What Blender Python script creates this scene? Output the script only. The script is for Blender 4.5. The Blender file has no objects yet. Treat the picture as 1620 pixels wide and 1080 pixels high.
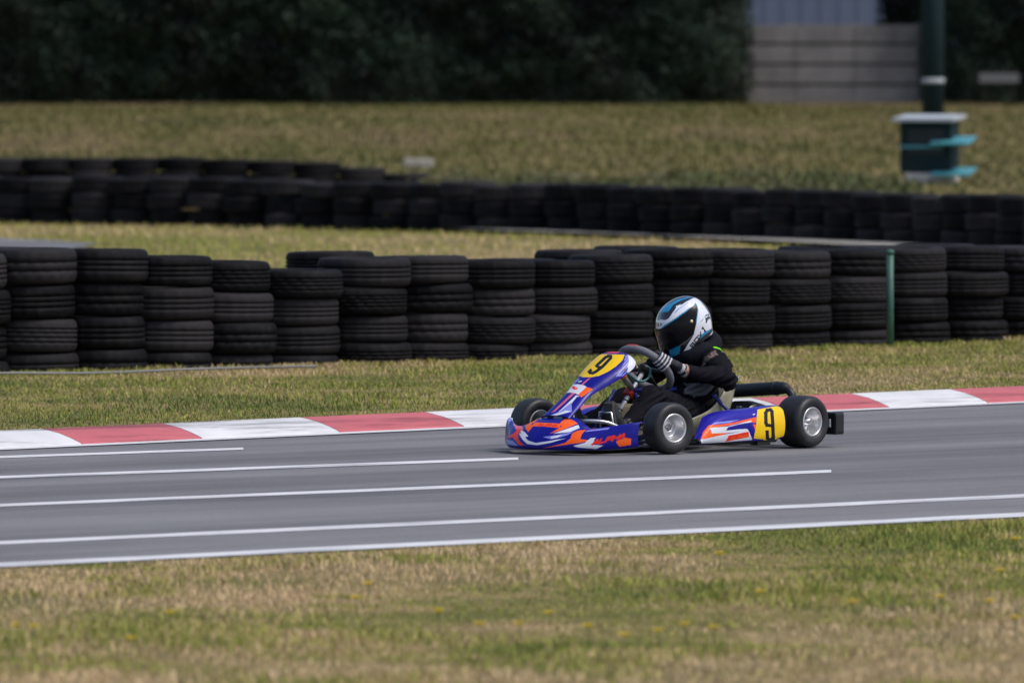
import numpy as np, math
# ---------------------------------------------------------------- shape helpers
def spline(xs, ys, x):
    """smooth (Catmull-Rom) interpolation of table ys over xs"""
    xs = np.asarray(xs, float); ys = np.asarray(ys, float); x = np.asarray(x, float)
    if ys.ndim == 1: ys = ys[:, None]; flat = True
    else: flat = False
    n = len(xs)
    m = np.zeros_like(ys)
    for i in range(n):
        a, b = max(i - 1, 0), min(i + 1, n - 1)
        m[i] = (ys[b] - ys[a]) / (xs[b] - xs[a])
    k = np.clip(np.searchsorted(xs, x) - 1, 0, n - 2)
    h = xs[k + 1] - xs[k]; t = np.clip((x - xs[k]) / h, 0, 1)[..., None]; h = h[..., None]
    r = ((2*t**3 - 3*t**2 + 1) * ys[k] + (t**3 - 2*t**2 + t) * h * m[k]
         + (-2*t**3 + 3*t**2) * ys[k + 1] + (t**3 - t**2) * h * m[k + 1])
    return r[..., 0] if flat else r

# kart coordinates: x forward from the rear axle, y to the driver's left, z up
NAS_T = [0, .14, .34, .55, .74, .92, 1.0]
NAS_C = [(1.375, .190), (1.30, .242), (1.205, .312), (1.112, .378), (1.022, .438), (.938, .487), (.905, .500)]
NAS_W = [.092, .086, .082, .112, .135, .128, .075]
NAS_D = [.020, .026, .034, .052, .066, .060, .030]
def nassau(s, t):
    c = spline(NAS_T, NAS_C, t)
    W = spline(NAS_T, NAS_W, t); D = spline(NAS_T, NAS_D, t)
    a = np.abs(s)
    n = np.array([.56, 0, .83])
    y = W * np.sign(s) * (a - .22 * a**4) / .78
    back = D * (a**2.6) + .012 * np.clip((t - .93) / .07, 0, 1)**2
    return np.stack([c[..., 0] - n[0] * back, y, c[..., 1] - n[2] * back], -1)

NOSE_V = [0, .10, .17, .23, .32, .41, .455]
NOSE_P = [
 [(1.47, .022), (1.520, .028), (1.522, .062), (1.478, .118), (1.42, .160), (1.33, .182)],
 [(1.46, .022), (1.510, .028), (1.512, .062), (1.468, .118), (1.41, .158), (1.32, .178)],
 [(1.43, .022), (1.485, .028), (1.487, .065), (1.445, .112), (1.395, .138), (1.33, .146)],
 [(1.39, .022), (1.450, .028), (1.455, .070), (1.425, .110), (1.390, .130), (1.34, .126)],
 [(1.305, .024), (1.363, .030), (1.370, .078), (1.353, .122), (1.330, .140), (1.30, .132)],
 [(1.215, .034), (1.272, .038), (1.280, .085), (1.271, .138), (1.255, .158), (1.225, .152)],
 [(1.155, .046), (1.207, .050), (1.213, .092), (1.207, .146), (1.193, .166), (1.165, .160)]]
def nose(s, t):
    """s -1..1 right end to left end, t 0..1 bottom lip over the front to the back edge"""
    s, t = np.broadcast_arrays(np.asarray(s, float), np.asarray(t, float))
    v = np.abs(s) * .437
    tt = np.array([0, .1, .3, .55, .75, 1.0])
    prof = np.array(NOSE_P)                                   # (7,6,2)
    pv = spline(NOSE_V, prof.reshape(7, 12), v).reshape(v.shape + (6, 2))
    out = np.zeros(s.shape + (3,))
    flat = pv.reshape(-1, 6, 2); tf = t.reshape(-1); o = np.zeros((len(tf), 2))
    k = np.clip(np.searchsorted(tt, tf) - 1, 0, 4)
    m = np.zeros_like(flat)
    for i in range(6):
        a, b = max(i - 1, 0), min(i + 1, 5)
        m[:, i] = (flat[:, b] - flat[:, a]) / (tt[b] - tt[a])
    h = tt[k + 1] - tt[k]; x = ((tf - tt[k]) / h)[:, None]; r = np.arange(len(tf)); h = h[:, None]
    o = ((2*x**3 - 3*x**2 + 1) * flat[r, k] + (x**3 - 2*x**2 + x) * h * m[r, k]
         + (-2*x**3 + 3*x**2) * flat[r, k + 1] + (x**3 - x**2) * h * m[r, k + 1])
    o = o.reshape(s.shape + (2,))
    out[..., 0] = o[..., 0]; out[..., 2] = o[..., 1]; out[..., 1] = np.sign(s) * v
    return out

POD_S = [0, .06, .16, .30, .47, .68, .90, 1.0]
POD_TOP = [.066, .105, .152, .188, .203, .209, .217, .217]
def pod(s, t):
    """outer skin of the left side pod: s 0 front .. 1 rear, t 0 bottom .. 1 rolled top edge"""
    s, t = np.broadcast_arrays(np.asarray(s, float), np.asarray(t, float))
    u = .850 - .650 * s
    top = spline(POD_S, POD_TOP, s)
    bot = .040 + .012 * np.clip((s - .9) / .1, 0, 1)
    h = spline([0, .08, .35, .62, .78, .90, 1.0], [0, .06, .42, .80, .95, 1.0, .985], t)
    y = spline([0, .08, .35, .62, .78, .90, 1.0], [.462, .490, .502, .492, .470, .435, .390], t)
    y = .47 + (y - .47) * np.where(y < .47, np.clip(s / .22, .12, 1), 1)
    y = y - .012 * np.clip(1 - s / .15, 0, 1)**2 + .004 * np.sin(np.clip((s - .62) / .38, 0, 1) * math.pi)
    return np.stack([u - .02 * (1 - t) * np.clip(1 - s / .2, 0, 1), y, bot + (top - bot) * h], -1)

HEL_C = np.array([.395, -.002, .600]); HEL_YAW = math.radians(26); HEL_PITCH = math.radians(27)
_cp, _sp, _cy, _sy = math.cos(HEL_PITCH), math.sin(HEL_PITCH), math.cos(HEL_YAW), math.sin(HEL_YAW)
HE1 = np.array([_cp * _cy, -_cp * _sy, -_sp]); HE2 = np.array([_sy, _cy, 0.]); HE3 = np.cross(HE1, HE2)
def helmet_local(az, el, grow=0.):
    az, el = np.broadcast_arrays(np.asarray(az, float), np.asarray(el, float))
    ce, se = np.cos(el), np.sin(el); ca, sa = np.cos(az), np.sin(az)
    front = .5 + .5 * np.tanh(ca * 3)
    low = np.clip(-se, 0, 1)
    rx = np.where(ca > 0, .140 + .020 * low**.8 * 1.6, .150 - .03 * low) + grow
    ry = .122 - .012 * low + grow
    rz = np.where(se > 0, .150, .180) + grow
    e = 2.3
    den = (np.abs(ce * ca / rx)**e + np.abs(ce * sa / ry)**e + np.abs(se / rz)**e)**(1 / e)
    r = 1 / den
    r = r * (1 - .045 * np.clip(ca, 0, 1) * np.sin(2 * np.clip(el, 0, 2)) + .035 * np.clip(-ca, 0, 1) * np.sin(2 * np.clip(el, 0, 2)))
    return np.stack([r * ce * ca, r * ce * sa, r * se], -1)
def helmet_low(az):
    """lowest elevation of the shell: deep at the chin, high at the nape"""
    c = np.cos(az)
    return np.radians(-47 + 14 * (1 - c) / 2 * 1.0)
def to_kart(p):
    return HEL_C + p[..., :1] * HE1 + p[..., 1:2] * HE2 + p[..., 2:3] * HE3
def helmet(s, t, grow=0.):
    """s -1..1 -> azimuth -180..180 (positive = driver's left), t 0 rim .. 1 crown"""
    s, t = np.broadcast_arrays(np.asarray(s, float), np.asarray(t, float))
    az = s * math.pi; lo = helmet_low(az)
    el = lo + (math.pi / 2 - 1e-4 - lo) * t
    return to_kart(helmet_local(az, el, grow))
ART = {
 'nassau': [
  ('lavender', [(0.507,0.911),(0.607,0.95),(0.764,0.965),(0.976,0.938),(1,0.903),(1,0.849),(1,0.788),(1,0.726),(0.932,0.68),(0.852,0.641),(0.752,0.73),(0.655,0.807)]),
  ('blue', [(0.579,0.707),(0.555,0.764),(0.531,0.826),(0.575,0.931),(0.571,0.83),(0.615,0.749)]),
  ('blue', [(0.671,0.695),(0.639,0.753),(0.619,0.811),(0.639,0.911),(0.659,0.815),(0.699,0.737)]),
  ('blue', [(0.756,0.687),(0.723,0.741),(0.699,0.799),(0.707,0.896),(0.735,0.807),(0.78,0.73)]),
  ('blue', [(0.84,0.68),(0.804,0.734),(0.776,0.792),(0.772,0.884),(0.812,0.799),(0.856,0.726)]),
  ('blue', [(0.92,0.68),(0.88,0.73),(0.852,0.788),(0.84,0.873),(0.888,0.795),(0.932,0.726)]),
  ('blue', [(0.996,0.68),(0.956,0.73),(0.928,0.788),(0.904,0.869),(0.964,0.795),(1,0.726)]),
  ('blue', [(1,0.683),(1,0.734),(1,0.788),(0.972,0.865),(1,0.795),(1,0.726)]),
  ('white', [(0.599,0.931),(0.768,0.961),(0.956,0.938),(1,0.857),(1,0.792),(0.96,0.761),(0.836,0.807),(0.747,0.861)]),
  ('grey', [(0.812,0.753),(0.84,0.772),(0.888,0.768),(0.892,0.753),(0.852,0.741)]),
  ('yellow', [(-0.571,0.919),(-0.279,0.9),(-0.062,0.896),(0.134,0.896),(0.311,0.903),(0.471,0.923),(0.551,0.838),(0.559,0.737),(0.539,0.687),(0.515,0.641),(0.459,0.602),(0.391,0.564),(0.15,0.529),(-0.246,0.529),(-0.695,0.587),(-0.683,0.649),(-0.663,0.707),(-0.647,0.764),(-0.635,0.822),(-0.603,0.873)]),
  ('black', [(0.098,0.687),(-0.15,0.726),(-0.118,0.687),(0.13,0.653)]),
  ('black', [(0.014,0.668),(-0.006,0.718),(-0.166,0.749),(-0.154,0.699)]),
  ('black', [(-0.002,0.691),(0.01,0.761),(0.014,0.834),(-0.158,0.873),(-0.15,0.795),(-0.158,0.722)]),
  ('black', [(-0.006,0.807),(0.074,0.846),(-0.086,0.892),(-0.166,0.853)]),
  ('black', [(-0.006,0.834),(0.17,0.838),(0.062,0.888),(-0.13,0.888)]),
  ('black', [(-0.018,0.88),(0.122,0.815),(0.23,0.815),(0.102,0.876)]),
  ('black', [(0.062,0.861),(0.082,0.799),(0.086,0.745),(0.102,0.687),(0.246,0.664),(0.242,0.714),(0.226,0.772),(0.21,0.83)]),
  ('black', [(0.102,0.714),(0.066,0.664),(0.018,0.618),(0.182,0.587),(0.222,0.633),(0.251,0.683)]),
  ('black', [(0.054,0.637),(-0.054,0.602),(0.106,0.564),(0.206,0.602)]),
  ('black', [(0.046,0.61),(-0.194,0.614),(-0.086,0.571),(0.15,0.571)]),
  ('black', [(-0.006,0.591),(-0.21,0.637),(-0.263,0.614),(-0.05,0.568)]),
  ('black', [(-0.086,0.583),(-0.062,0.629),(-0.238,0.664),(-0.263,0.614)]),
  ('black', [(0.074,0.656),(0.222,0.668),(0.126,0.703),(-0.03,0.695)]),
  ('black', [(0.19,0.66),(0.251,0.695),(0.13,0.726),(0.062,0.691)]),
  ('red', [(-0.315,0.95),(-0.066,0.965),(0.242,0.973),(0.226,0.927),(0.062,0.919),(-0.122,0.919),(-0.359,0.931)]),
  ('pink', [(-0.279,0.931),(-0.267,0.954),(-0.275,0.954),(-0.335,0.942)]),
  ('pink', [(-0.283,0.954),(-0.19,0.927),(-0.178,0.927),(-0.267,0.954)]),
  ('pink', [(-0.327,0.95),(-0.234,0.942),(-0.287,0.954),(-0.323,0.95)]),
  ('pink', [(-0.222,0.958),(-0.182,0.931),(-0.158,0.927),(-0.21,0.958)]),
  ('pink', [(-0.166,0.927),(-0.086,0.927),(-0.106,0.934),(-0.19,0.934)]),
  ('pink', [(-0.05,0.923),(-0.126,0.965),(-0.142,0.965),(-0.07,0.927)]),
  ('pink', [(-0.142,0.965),(-0.042,0.965),(-0.042,0.965),(-0.142,0.965)]),
  ('pink', [(-0.05,0.965),(-0.026,0.946),(0.006,0.938),(-0.038,0.965)]),
  ('pink', [(-0.058,0.961),(-0.158,0.961),(-0.086,0.942),(0.002,0.942)]),
  ('pink', [(0.05,0.923),(-0.006,0.965),(-0.018,0.965),(0.018,0.931)]),
  ('pink', [(0.114,0.927),(0.078,0.969),(0.062,0.969),(0.094,0.931)]),
  ('pink', [(0.018,0.942),(0.102,0.946),(0.042,0.969),(-0.05,0.965)]),
  ('pink', [(0.134,0.927),(0.15,0.969),(0.138,0.969),(0.118,0.931)]),
  ('pink', [(0.13,0.969),(0.194,0.931),(0.206,0.931),(0.15,0.969)]),
  ('pink', [(0.142,0.938),(0.186,0.942),(0.158,0.958),(0.114,0.954)]),
  ('lavender', [(-0.547,0.521),(-0.323,0.502),(-0.507,0.432),(-0.723,0.444)]),
  ('pink', [(0.066,0.51),(0.162,0.517),(0.138,0.463),(0.11,0.409),(-0.002,0.409),(0.034,0.459)]),
  ('blue', [(-0.459,0.467),(-0.094,0.483),(-0.082,0.429),(-0.511,0.44)]),
  ('white', [(-0.335,0.467),(-0.114,0.475),(-0.146,0.456),(-0.307,0.452)]),
  ('white', [(-0.711,0.344),(-0.723,0.436),(-0.255,0.421),(0.214,0.405),(0.391,0.39),(0.399,0.328),(0.383,0.27),(0.17,0.286),(-0.234,0.297),(-0.711,0.309)]),
  ('red', [(-0.563,0.409),(-0.182,0.378),(-0.218,0.359),(-0.05,0.371),(0.014,0.344),(-0.166,0.336),(-0.439,0.367)]),
  ('orange', [(0.391,0.39),(0.756,0.394),(0.735,0.347),(0.691,0.301),(0.623,0.255),(0.331,0.274),(0.379,0.328)]),
  ('white', [(0.246,0.266),(0.483,0.259),(0.439,0.212),(0.395,0.166),(0.363,0.12),(0.327,0.077),(0.295,0.035),(0.042,0.004),(0.078,0.046),(0.114,0.089),(0.146,0.135),(0.178,0.178),(0.218,0.22)]),
  ('blue', [(0.619,0.251),(0.623,0.185),(0.607,0.135),(0.579,0.093),(0.375,0.17),(0.375,0.251)]),
  ('lavender', [(0.343,0.17),(0.551,0.116),(0.764,0.069),(0.519,0.035),(0.279,0.008),(-0.002,0),(-0.331,0),(-0.479,0),(-0.19,0),(-0.034,0.023),(0.122,0.046),(0.194,0.085),(0.263,0.127)]),
  ('white', [(0.411,0.069),(0.683,0.069),(0.519,0.042),(0.359,0.019),(0.186,0),(-0.062,0),(-0.335,0),(-0.439,0),(-0.134,0),(0.058,0.019),(0.238,0.042)]),
  ('pink', [(-0.122,0.297),(0.102,0.286),(0.058,0.243),(0.002,0.205),(-0.03,0.162),(-0.074,0.124),(-0.106,0.085),(-0.134,0.046),(-0.295,0.031),(-0.279,0.073),(-0.255,0.116),(-0.238,0.162),(-0.194,0.205),(-0.162,0.251)]),
  ('blue', [(-0.234,0.297),(-0.106,0.293),(-0.146,0.251),(-0.174,0.208),(-0.202,0.166),(-0.238,0.127),(-0.246,0.085),(-0.267,0.046),(-0.383,0.035),(-0.483,0.1),(-0.651,0.178),(-0.475,0.212),(-0.355,0.255)]),
  ('pink', [(-0.711,0.309),(-0.711,0.32),(-0.711,0.263),(-0.727,0.212),(-0.739,0.162),(-0.76,0.135),(-0.743,0.178),(-0.719,0.216),(-0.719,0.263)]),
 ],
 'nose': [
  ('lavender', [(-1,0.722),(-1,1),(-1,1),(-0.527,0.822),(-0.607,0.703),(-0.9,0.996),(-0.764,0.571),(-0.876,0.672)]),
  ('white', [(-1,0.811),(-1,1),(-1,1),(-0.715,1),(-0.964,0.958)]),
  ('pink', [(-0.816,1),(-0.527,0.822),(-0.307,0.568),(-0.351,0.486),(-0.415,0.533)]),
  ('red', [(-0.431,0.622),(-0.299,0.544),(-0.355,0.463),(-0.271,0.336),(-0.138,0.205),(-0.226,0.197),(-0.311,0.286),(-0.423,0.363),(-0.627,0.297),(-0.459,0.459)]),
  ('lavender', [(-0.76,0.22),(-0.415,0.286),(-0.242,0.185),(-0.315,0.174),(-0.635,0.17)]),
  ('white', [(-0.343,0.552),(-0.23,0.502),(-0.13,0.421),(-0.19,0.39),(-0.287,0.448)]),
  ('orange', [(-0.435,0.795),(-0.311,0.757),(-0.267,0.799),(-0.242,0.865),(-0.198,0.764),(-0.218,0.672),(-0.158,0.618),(-0.166,0.498),(-0.259,0.579)]),
  ('orange', [(-0.19,0.714),(-0.102,0.714),(-0.014,0.714),(0.066,0.71),(0.146,0.707),(0.222,0.707),(0.238,0.61),(0.174,0.614),(0.106,0.622),(0.038,0.629),(-0.034,0.629),(-0.106,0.625),(-0.186,0.625)]),
  ('red', [(-0.082,0.629),(-0.054,0.687),(-0.074,0.707),(-0.098,0.641)]),
  ('red', [(-0.078,0.703),(-0.046,0.637),(-0.03,0.633),(-0.062,0.699)]),
  ('red', [(-0.074,0.649),(-0.042,0.649),(-0.054,0.668),(-0.086,0.668)]),
  ('red', [(-0.034,0.703),(-0.034,0.641),(-0.018,0.629),(-0.018,0.691)]),
  ('red', [(-0.026,0.633),(0.026,0.629),(0.018,0.645),(-0.038,0.649)]),
  ('red', [(0.042,0.625),(0.042,0.687),(0.026,0.699),(0.026,0.637)]),
  ('red', [(0.034,0.68),(0.086,0.676),(0.074,0.695),(0.022,0.703)]),
  ('red', [(0.066,0.699),(0.07,0.656),(0.082,0.649),(0.082,0.687)]),
  ('red', [(0.078,0.664),(0.026,0.668),(0.034,0.653),(0.086,0.649)]),
  ('red', [(0.098,0.622),(0.098,0.683),(0.082,0.699),(0.082,0.633)]),
  ('red', [(0.142,0.618),(0.142,0.683),(0.126,0.695),(0.126,0.633)]),
  ('red', [(0.09,0.653),(0.142,0.649),(0.134,0.664),(0.082,0.668)]),
  ('red', [(0.154,0.618),(0.178,0.676),(0.162,0.691),(0.138,0.633)]),
  ('red', [(0.158,0.691),(0.186,0.622),(0.198,0.622),(0.17,0.687)]),
  ('red', [(0.158,0.637),(0.186,0.641),(0.178,0.656),(0.15,0.656)]),
  ('orange', [(0.162,0.884),(0.234,0.888),(0.339,0.88),(0.343,0.741),(0.323,0.653),(0.291,0.587),(0.255,0.544),(0.21,0.514),(0.166,0.483),(0.198,0.537),(0.226,0.591),(0.251,0.649),(0.194,0.707)]),
  ('white', [(0.367,0.842),(0.443,0.726),(0.419,0.633),(0.387,0.56),(0.327,0.525),(0.259,0.502),(0.21,0.486),(0.255,0.529),(0.295,0.575),(0.331,0.637),(0.359,0.714)]),
  ('lavender', [(0.094,0.417),(0.158,0.432),(0.218,0.448),(0.271,0.467),(0.327,0.498),(0.379,0.537),(0.431,0.587),(0.383,0.479),(0.339,0.436),(0.291,0.402),(0.214,0.375)]),
  ('white', [(0.198,0.425),(0.267,0.452),(0.327,0.479),(0.287,0.413),(0.222,0.386)]),
  ('white', [(-0.351,0.486),(-0.182,0.405),(-0.102,0.328),(0.03,0.278),(0.098,0.301),(0.162,0.32),(0.222,0.34),(0.283,0.363),(0.343,0.378),(0.395,0.402),(0.343,0.367),(0.291,0.332),(0.23,0.293),(0.174,0.27),(0.114,0.247),(0.05,0.22),(-0.022,0.232),(-0.098,0.243),(-0.234,0.378)]),
  ('orange', [(0.752,0.703),(0.711,0.699),(0.667,0.71),(0.627,0.703),(0.587,0.691),(0.543,0.683),(0.535,0.506),(0.543,0.355),(0.599,0.32),(0.647,0.293),(0.599,0.274),(0.547,0.255),(0.507,0.247),(0.459,0.243),(0.415,0.232),(0.359,0.22),(0.307,0.201),(0.246,0.178),(0.178,0.151),(0.102,0.116),(0.178,0.162),(0.242,0.197),(0.299,0.228),(0.351,0.255),(0.399,0.278),(0.439,0.39),(0.423,0.51),(0.451,0.622),(0.499,0.656),(0.543,0.68),(0.583,0.703),(0.627,0.703),(0.667,0.71),(0.711,0.695)]),
  ('lavender', [(0.76,0.649),(0.719,0.649),(0.679,0.653),(0.639,0.653),(0.599,0.645),(0.559,0.637),(0.547,0.583),(0.591,0.587),(0.631,0.591),(0.671,0.587),(0.711,0.587),(0.752,0.583)]),
  ('white', [(0.631,0.363),(0.671,0.363),(0.667,0.27),(0.635,0.208),(0.683,0.197),(0.735,0.181),(0.671,0.112),(0.639,0.127),(0.603,0.135),(0.567,0.147),(0.531,0.158),(0.487,0.197),(0.539,0.224),(0.587,0.251)]),
  ('blue', [(0.667,0.355),(0.703,0.367),(0.735,0.378),(0.772,0.39),(0.808,0.402),(0.844,0.413),(0.88,0.421),(0.916,0.429),(0.916,0.309),(0.88,0.293),(0.84,0.278),(0.8,0.263),(0.764,0.247),(0.723,0.232),(0.683,0.22),(0.647,0.205),(0.659,0.27)]),
  ('red', [(0.651,0.181),(0.699,0.297),(0.687,0.332),(0.639,0.208)]),
  ('red', [(0.679,0.324),(0.683,0.208),(0.699,0.208),(0.695,0.32)]),
  ('red', [(0.663,0.22),(0.695,0.232),(0.691,0.266),(0.659,0.255)]),
  ('red', [(0.715,0.344),(0.691,0.224),(0.703,0.205),(0.727,0.32)]),
  ('red', [(0.695,0.208),(0.747,0.228),(0.743,0.263),(0.695,0.239)]),
  ('red', [(0.756,0.228),(0.784,0.344),(0.768,0.371),(0.743,0.247)]),
  ('red', [(0.768,0.32),(0.824,0.34),(0.816,0.386),(0.764,0.363)]),
  ('red', [(0.808,0.39),(0.796,0.305),(0.808,0.282),(0.824,0.363)]),
  ('red', [(0.808,0.328),(0.756,0.305),(0.76,0.266),(0.812,0.286)]),
  ('red', [(0.812,0.247),(0.836,0.367),(0.82,0.394),(0.796,0.266)]),
  ('red', [(0.852,0.266),(0.88,0.382),(0.864,0.409),(0.84,0.286)]),
  ('red', [(0.812,0.293),(0.868,0.317),(0.864,0.359),(0.808,0.336)]),
  ('red', [(0.86,0.266),(0.908,0.39),(0.896,0.425),(0.852,0.297)]),
  ('red', [(0.892,0.413),(0.896,0.297),(0.908,0.293),(0.908,0.409)]),
  ('red', [(0.872,0.309),(0.904,0.32),(0.9,0.363),(0.868,0.347)]),
  ('orange', [(0.912,0.317),(0.956,0.282),(0.956,0.162),(0.912,0.151),(0.864,0.139),(0.84,0.247),(0.876,0.282)]),
 ],
 'pod': [
  ('orange', [(0.136,0.734),(0.186,0.614),(0.255,0.544),(0.315,0.521),(0.377,0.51),(0.435,0.521),(0.493,0.533),(0.553,0.548),(0.611,0.564),(0.667,0.579),(0.657,0.463),(0.587,0.483),(0.513,0.498),(0.437,0.483),(0.363,0.467),(0.311,0.471),(0.259,0.486),(0.208,0.514),(0.156,0.568),(0.124,0.591),(0.132,0.436),(0.192,0.371),(0.248,0.336),(0.305,0.317),(0.361,0.305),(0.309,0.29),(0.259,0.278),(0.206,0.282),(0.15,0.297),(0.098,0.332),(0.05,0.405),(0.016,0.533),(0.064,0.707),(0.098,0.718)]),
  ('orange', [(0.619,0.44),(0.661,0.425),(0.645,0.301)]),
  ('white', [(0.128,0.618),(0.216,0.506),(0.271,0.471),(0.327,0.452),(0.383,0.459),(0.439,0.471),(0.495,0.486),(0.551,0.502),(0.607,0.521),(0.603,0.483),(0.535,0.471),(0.465,0.463),(0.395,0.448),(0.327,0.436),(0.303,0.371),(0.363,0.359),(0.423,0.359),(0.483,0.359),(0.543,0.363),(0.565,0.313),(0.497,0.305),(0.429,0.301),(0.361,0.297),(0.305,0.309),(0.248,0.332),(0.192,0.367),(0.132,0.429)]),
  ('blue', [(0.321,0.417),(0.381,0.429),(0.441,0.448),(0.513,0.459),(0.587,0.479),(0.599,0.386),(0.617,0.293),(0.637,0.197),(0.629,0.108),(0.589,0.236),(0.559,0.355),(0.489,0.355),(0.417,0.359),(0.359,0.359),(0.303,0.363)]),
  ('white', [(0.016,0.525),(0.05,0.398),(0.098,0.328),(0.15,0.293),(0.206,0.282),(0.259,0.278),(0.333,0.282),(0.407,0.29),(0.459,0.301),(0.511,0.317),(0.563,0.328),(0.591,0.216),(0.629,0.097),(0.577,0.093),(0.525,0.089),(0.471,0.085),(0.419,0.081),(0.367,0.077),(0.317,0.069),(0.255,0.073),(0.194,0.077),(0.124,0.089),(0.06,0.112),(0,0.205)]),
  ('lavender', [(0.158,0.687),(0.194,0.68),(0.242,0.622),(0.297,0.583),(0.355,0.568),(0.413,0.56),(0.473,0.556),(0.413,0.541),(0.355,0.521),(0.303,0.537),(0.251,0.568),(0.202,0.614)]),
  ('red', [(0.335,0.236),(0.393,0.247),(0.451,0.259),(0.509,0.274),(0.569,0.286),(0.579,0.166),(0.525,0.151),(0.471,0.135),(0.417,0.12),(0.363,0.1),(0.309,0.085)]),
  ('orange', [(0.371,0.112),(0.397,0.193),(0.389,0.208),(0.363,0.124)]),
  ('orange', [(0.387,0.205),(0.395,0.124),(0.403,0.124),(0.395,0.201)]),
  ('orange', [(0.377,0.139),(0.397,0.147),(0.395,0.162),(0.373,0.158)]),
  ('orange', [(0.413,0.212),(0.403,0.131),(0.411,0.124),(0.421,0.205)]),
  ('orange', [(0.407,0.124),(0.439,0.131),(0.435,0.151),(0.401,0.143)]),
  ('orange', [(0.451,0.131),(0.461,0.212),(0.453,0.22),(0.441,0.143)]),
  ('orange', [(0.455,0.201),(0.489,0.208),(0.487,0.224),(0.451,0.216)]),
  ('orange', [(0.483,0.224),(0.475,0.178),(0.483,0.17),(0.491,0.216)]),
  ('orange', [(0.481,0.189),(0.445,0.181),(0.449,0.162),(0.483,0.174)]),
  ('orange', [(0.489,0.143),(0.501,0.22),(0.493,0.228),(0.481,0.151)]),
  ('orange', [(0.521,0.151),(0.533,0.224),(0.525,0.232),(0.511,0.158)]),
  ('orange', [(0.489,0.178),(0.525,0.185),(0.523,0.201),(0.487,0.193)]),
  ('orange', [(0.529,0.151),(0.557,0.228),(0.551,0.239),(0.521,0.162)]),
  ('orange', [(0.547,0.236),(0.553,0.162),(0.561,0.162),(0.555,0.236)]),
  ('orange', [(0.535,0.178),(0.557,0.181),(0.553,0.201),(0.533,0.193)]),
  ('yellow', [(0.721,0.78),(0.8,0.795),(0.884,0.811),(0.976,0.838),(1,0.768),(1,0.683),(1,0.56),(1,0.436),(1,0.32),(1,0.205),(1,0.093),(0.92,0.097),(0.922,0.046),(0.878,0.008),(0.808,0),(0.745,0.097),(0.691,0.112),(0.639,0.127),(0.639,0.232),(0.647,0.328),(0.657,0.425),(0.665,0.525),(0.681,0.633)]),
  ('black', [(0.802,0.378),(0.78,0.483),(0.741,0.463),(0.764,0.355)]),
  ('black', [(0.786,0.421),(0.792,0.541),(0.81,0.683),(0.77,0.691),(0.752,0.548),(0.745,0.425)]),
  ('black', [(0.786,0.602),(0.842,0.722),(0.826,0.788),(0.758,0.649)]),
  ('black', [(0.792,0.672),(0.86,0.672),(0.884,0.776),(0.816,0.776)]),
  ('black', [(0.828,0.722),(0.846,0.618),(0.886,0.668),(0.88,0.788)]),
  ('black', [(0.846,0.707),(0.83,0.595),(0.826,0.498),(0.826,0.409),(0.868,0.409),(0.868,0.498),(0.872,0.591),(0.888,0.707)]),
  ('black', [(0.826,0.463),(0.824,0.355),(0.83,0.243),(0.842,0.124),(0.886,0.12),(0.872,0.239),(0.868,0.351),(0.868,0.459)]),
  ('black', [(0.84,0.193),(0.836,0.066),(0.9,0.027),(0.884,0.162)]),
  ('black', [(0.86,0.127),(0.8,0.108),(0.864,0),(0.9,0.039)]),
  ('black', [(0.852,0.073),(0.792,0.166),(0.772,0.108),(0.872,0)]),
  ('black', [(0.824,0.081),(0.806,0.189),(0.798,0.29),(0.758,0.29),(0.766,0.189),(0.782,0.081)]),
  ('black', [(0.762,0.371),(0.85,0.336),(0.856,0.402),(0.768,0.436)]),
  ('white', [(0.639,0.656),(0.669,0.664),(0.655,0.633),(0.633,0.633)]),
 ],
 'helmet': [
  ('cyan', [(0.735,0.884),(0.515,0.923),(0.21,0.927),(-0.026,0.888),(-0.07,0.795),(0.255,0.761),(0.347,0.826),(0.483,0.834),(0.627,0.822),(0.711,0.772),(0.788,0.722),(0.884,0.66),(0.956,0.649),(0.856,0.737),(0.784,0.807)]),
  ('navy', [(0.956,0.649),(0.944,0.622),(0.788,0.71),(0.703,0.776),(0.587,0.795),(0.467,0.799),(0.359,0.792),(0.271,0.753),(0.391,0.853),(0.547,0.846),(0.683,0.815),(0.796,0.745)]),
  ('white', [(-0.15,0.629),(0.086,0.668),(0.178,0.637),(0.242,0.645),(0.335,0.718),(0.439,0.772),(0.439,0.795),(0.571,0.768),(0.523,0.761),(0.695,0.726),(0.792,0.687),(0.944,0.618),(0.884,0.564),(0.84,0.506),(0.832,0.44),(0.832,0.32),(0.816,0.247),(0.82,0.166),(0.804,0.089),(0.699,0.108),(0.623,0.116),(0.571,0.116),(0.515,0.085),(0.455,0.062),(0.399,0.039),(0.343,0.023),(0.279,0.035),(0.218,0.042),(0.154,0.042),(0.238,0.073),(0.311,0.104),(0.363,0.135),(0.419,0.166),(0.475,0.201),(0.519,0.282),(0.567,0.355),(0.615,0.425),(0.675,0.483),(0.739,0.564),(0.752,0.602),(0.651,0.625),(0.563,0.633),(0.487,0.633),(0.411,0.625),(0.343,0.61),(0.251,0.591),(0.158,0.568),(0.098,0.533),(-0.126,0.521)]),
  ('cyan', [(0.359,0.687),(0.459,0.718),(0.455,0.73),(0.355,0.699)]),
  ('cyan', [(0.447,0.718),(0.591,0.714),(0.595,0.722),(0.447,0.73)]),
  ('cyan', [(0.583,0.714),(0.675,0.699),(0.679,0.707),(0.583,0.722)]),
  ('navy', [(0.8,0.336),(0.832,0.32),(0.764,0.29),(0.715,0.243),(0.703,0.266)]),
  ('navy', [(0.812,0.332),(0.76,0.359),(0.667,0.324),(0.591,0.32),(0.687,0.34)]),
  ('black', [(0.723,0.328),(0.82,0.286),(0.824,0.247),(0.756,0.266),(0.711,0.236),(0.699,0.251)]),
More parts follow.
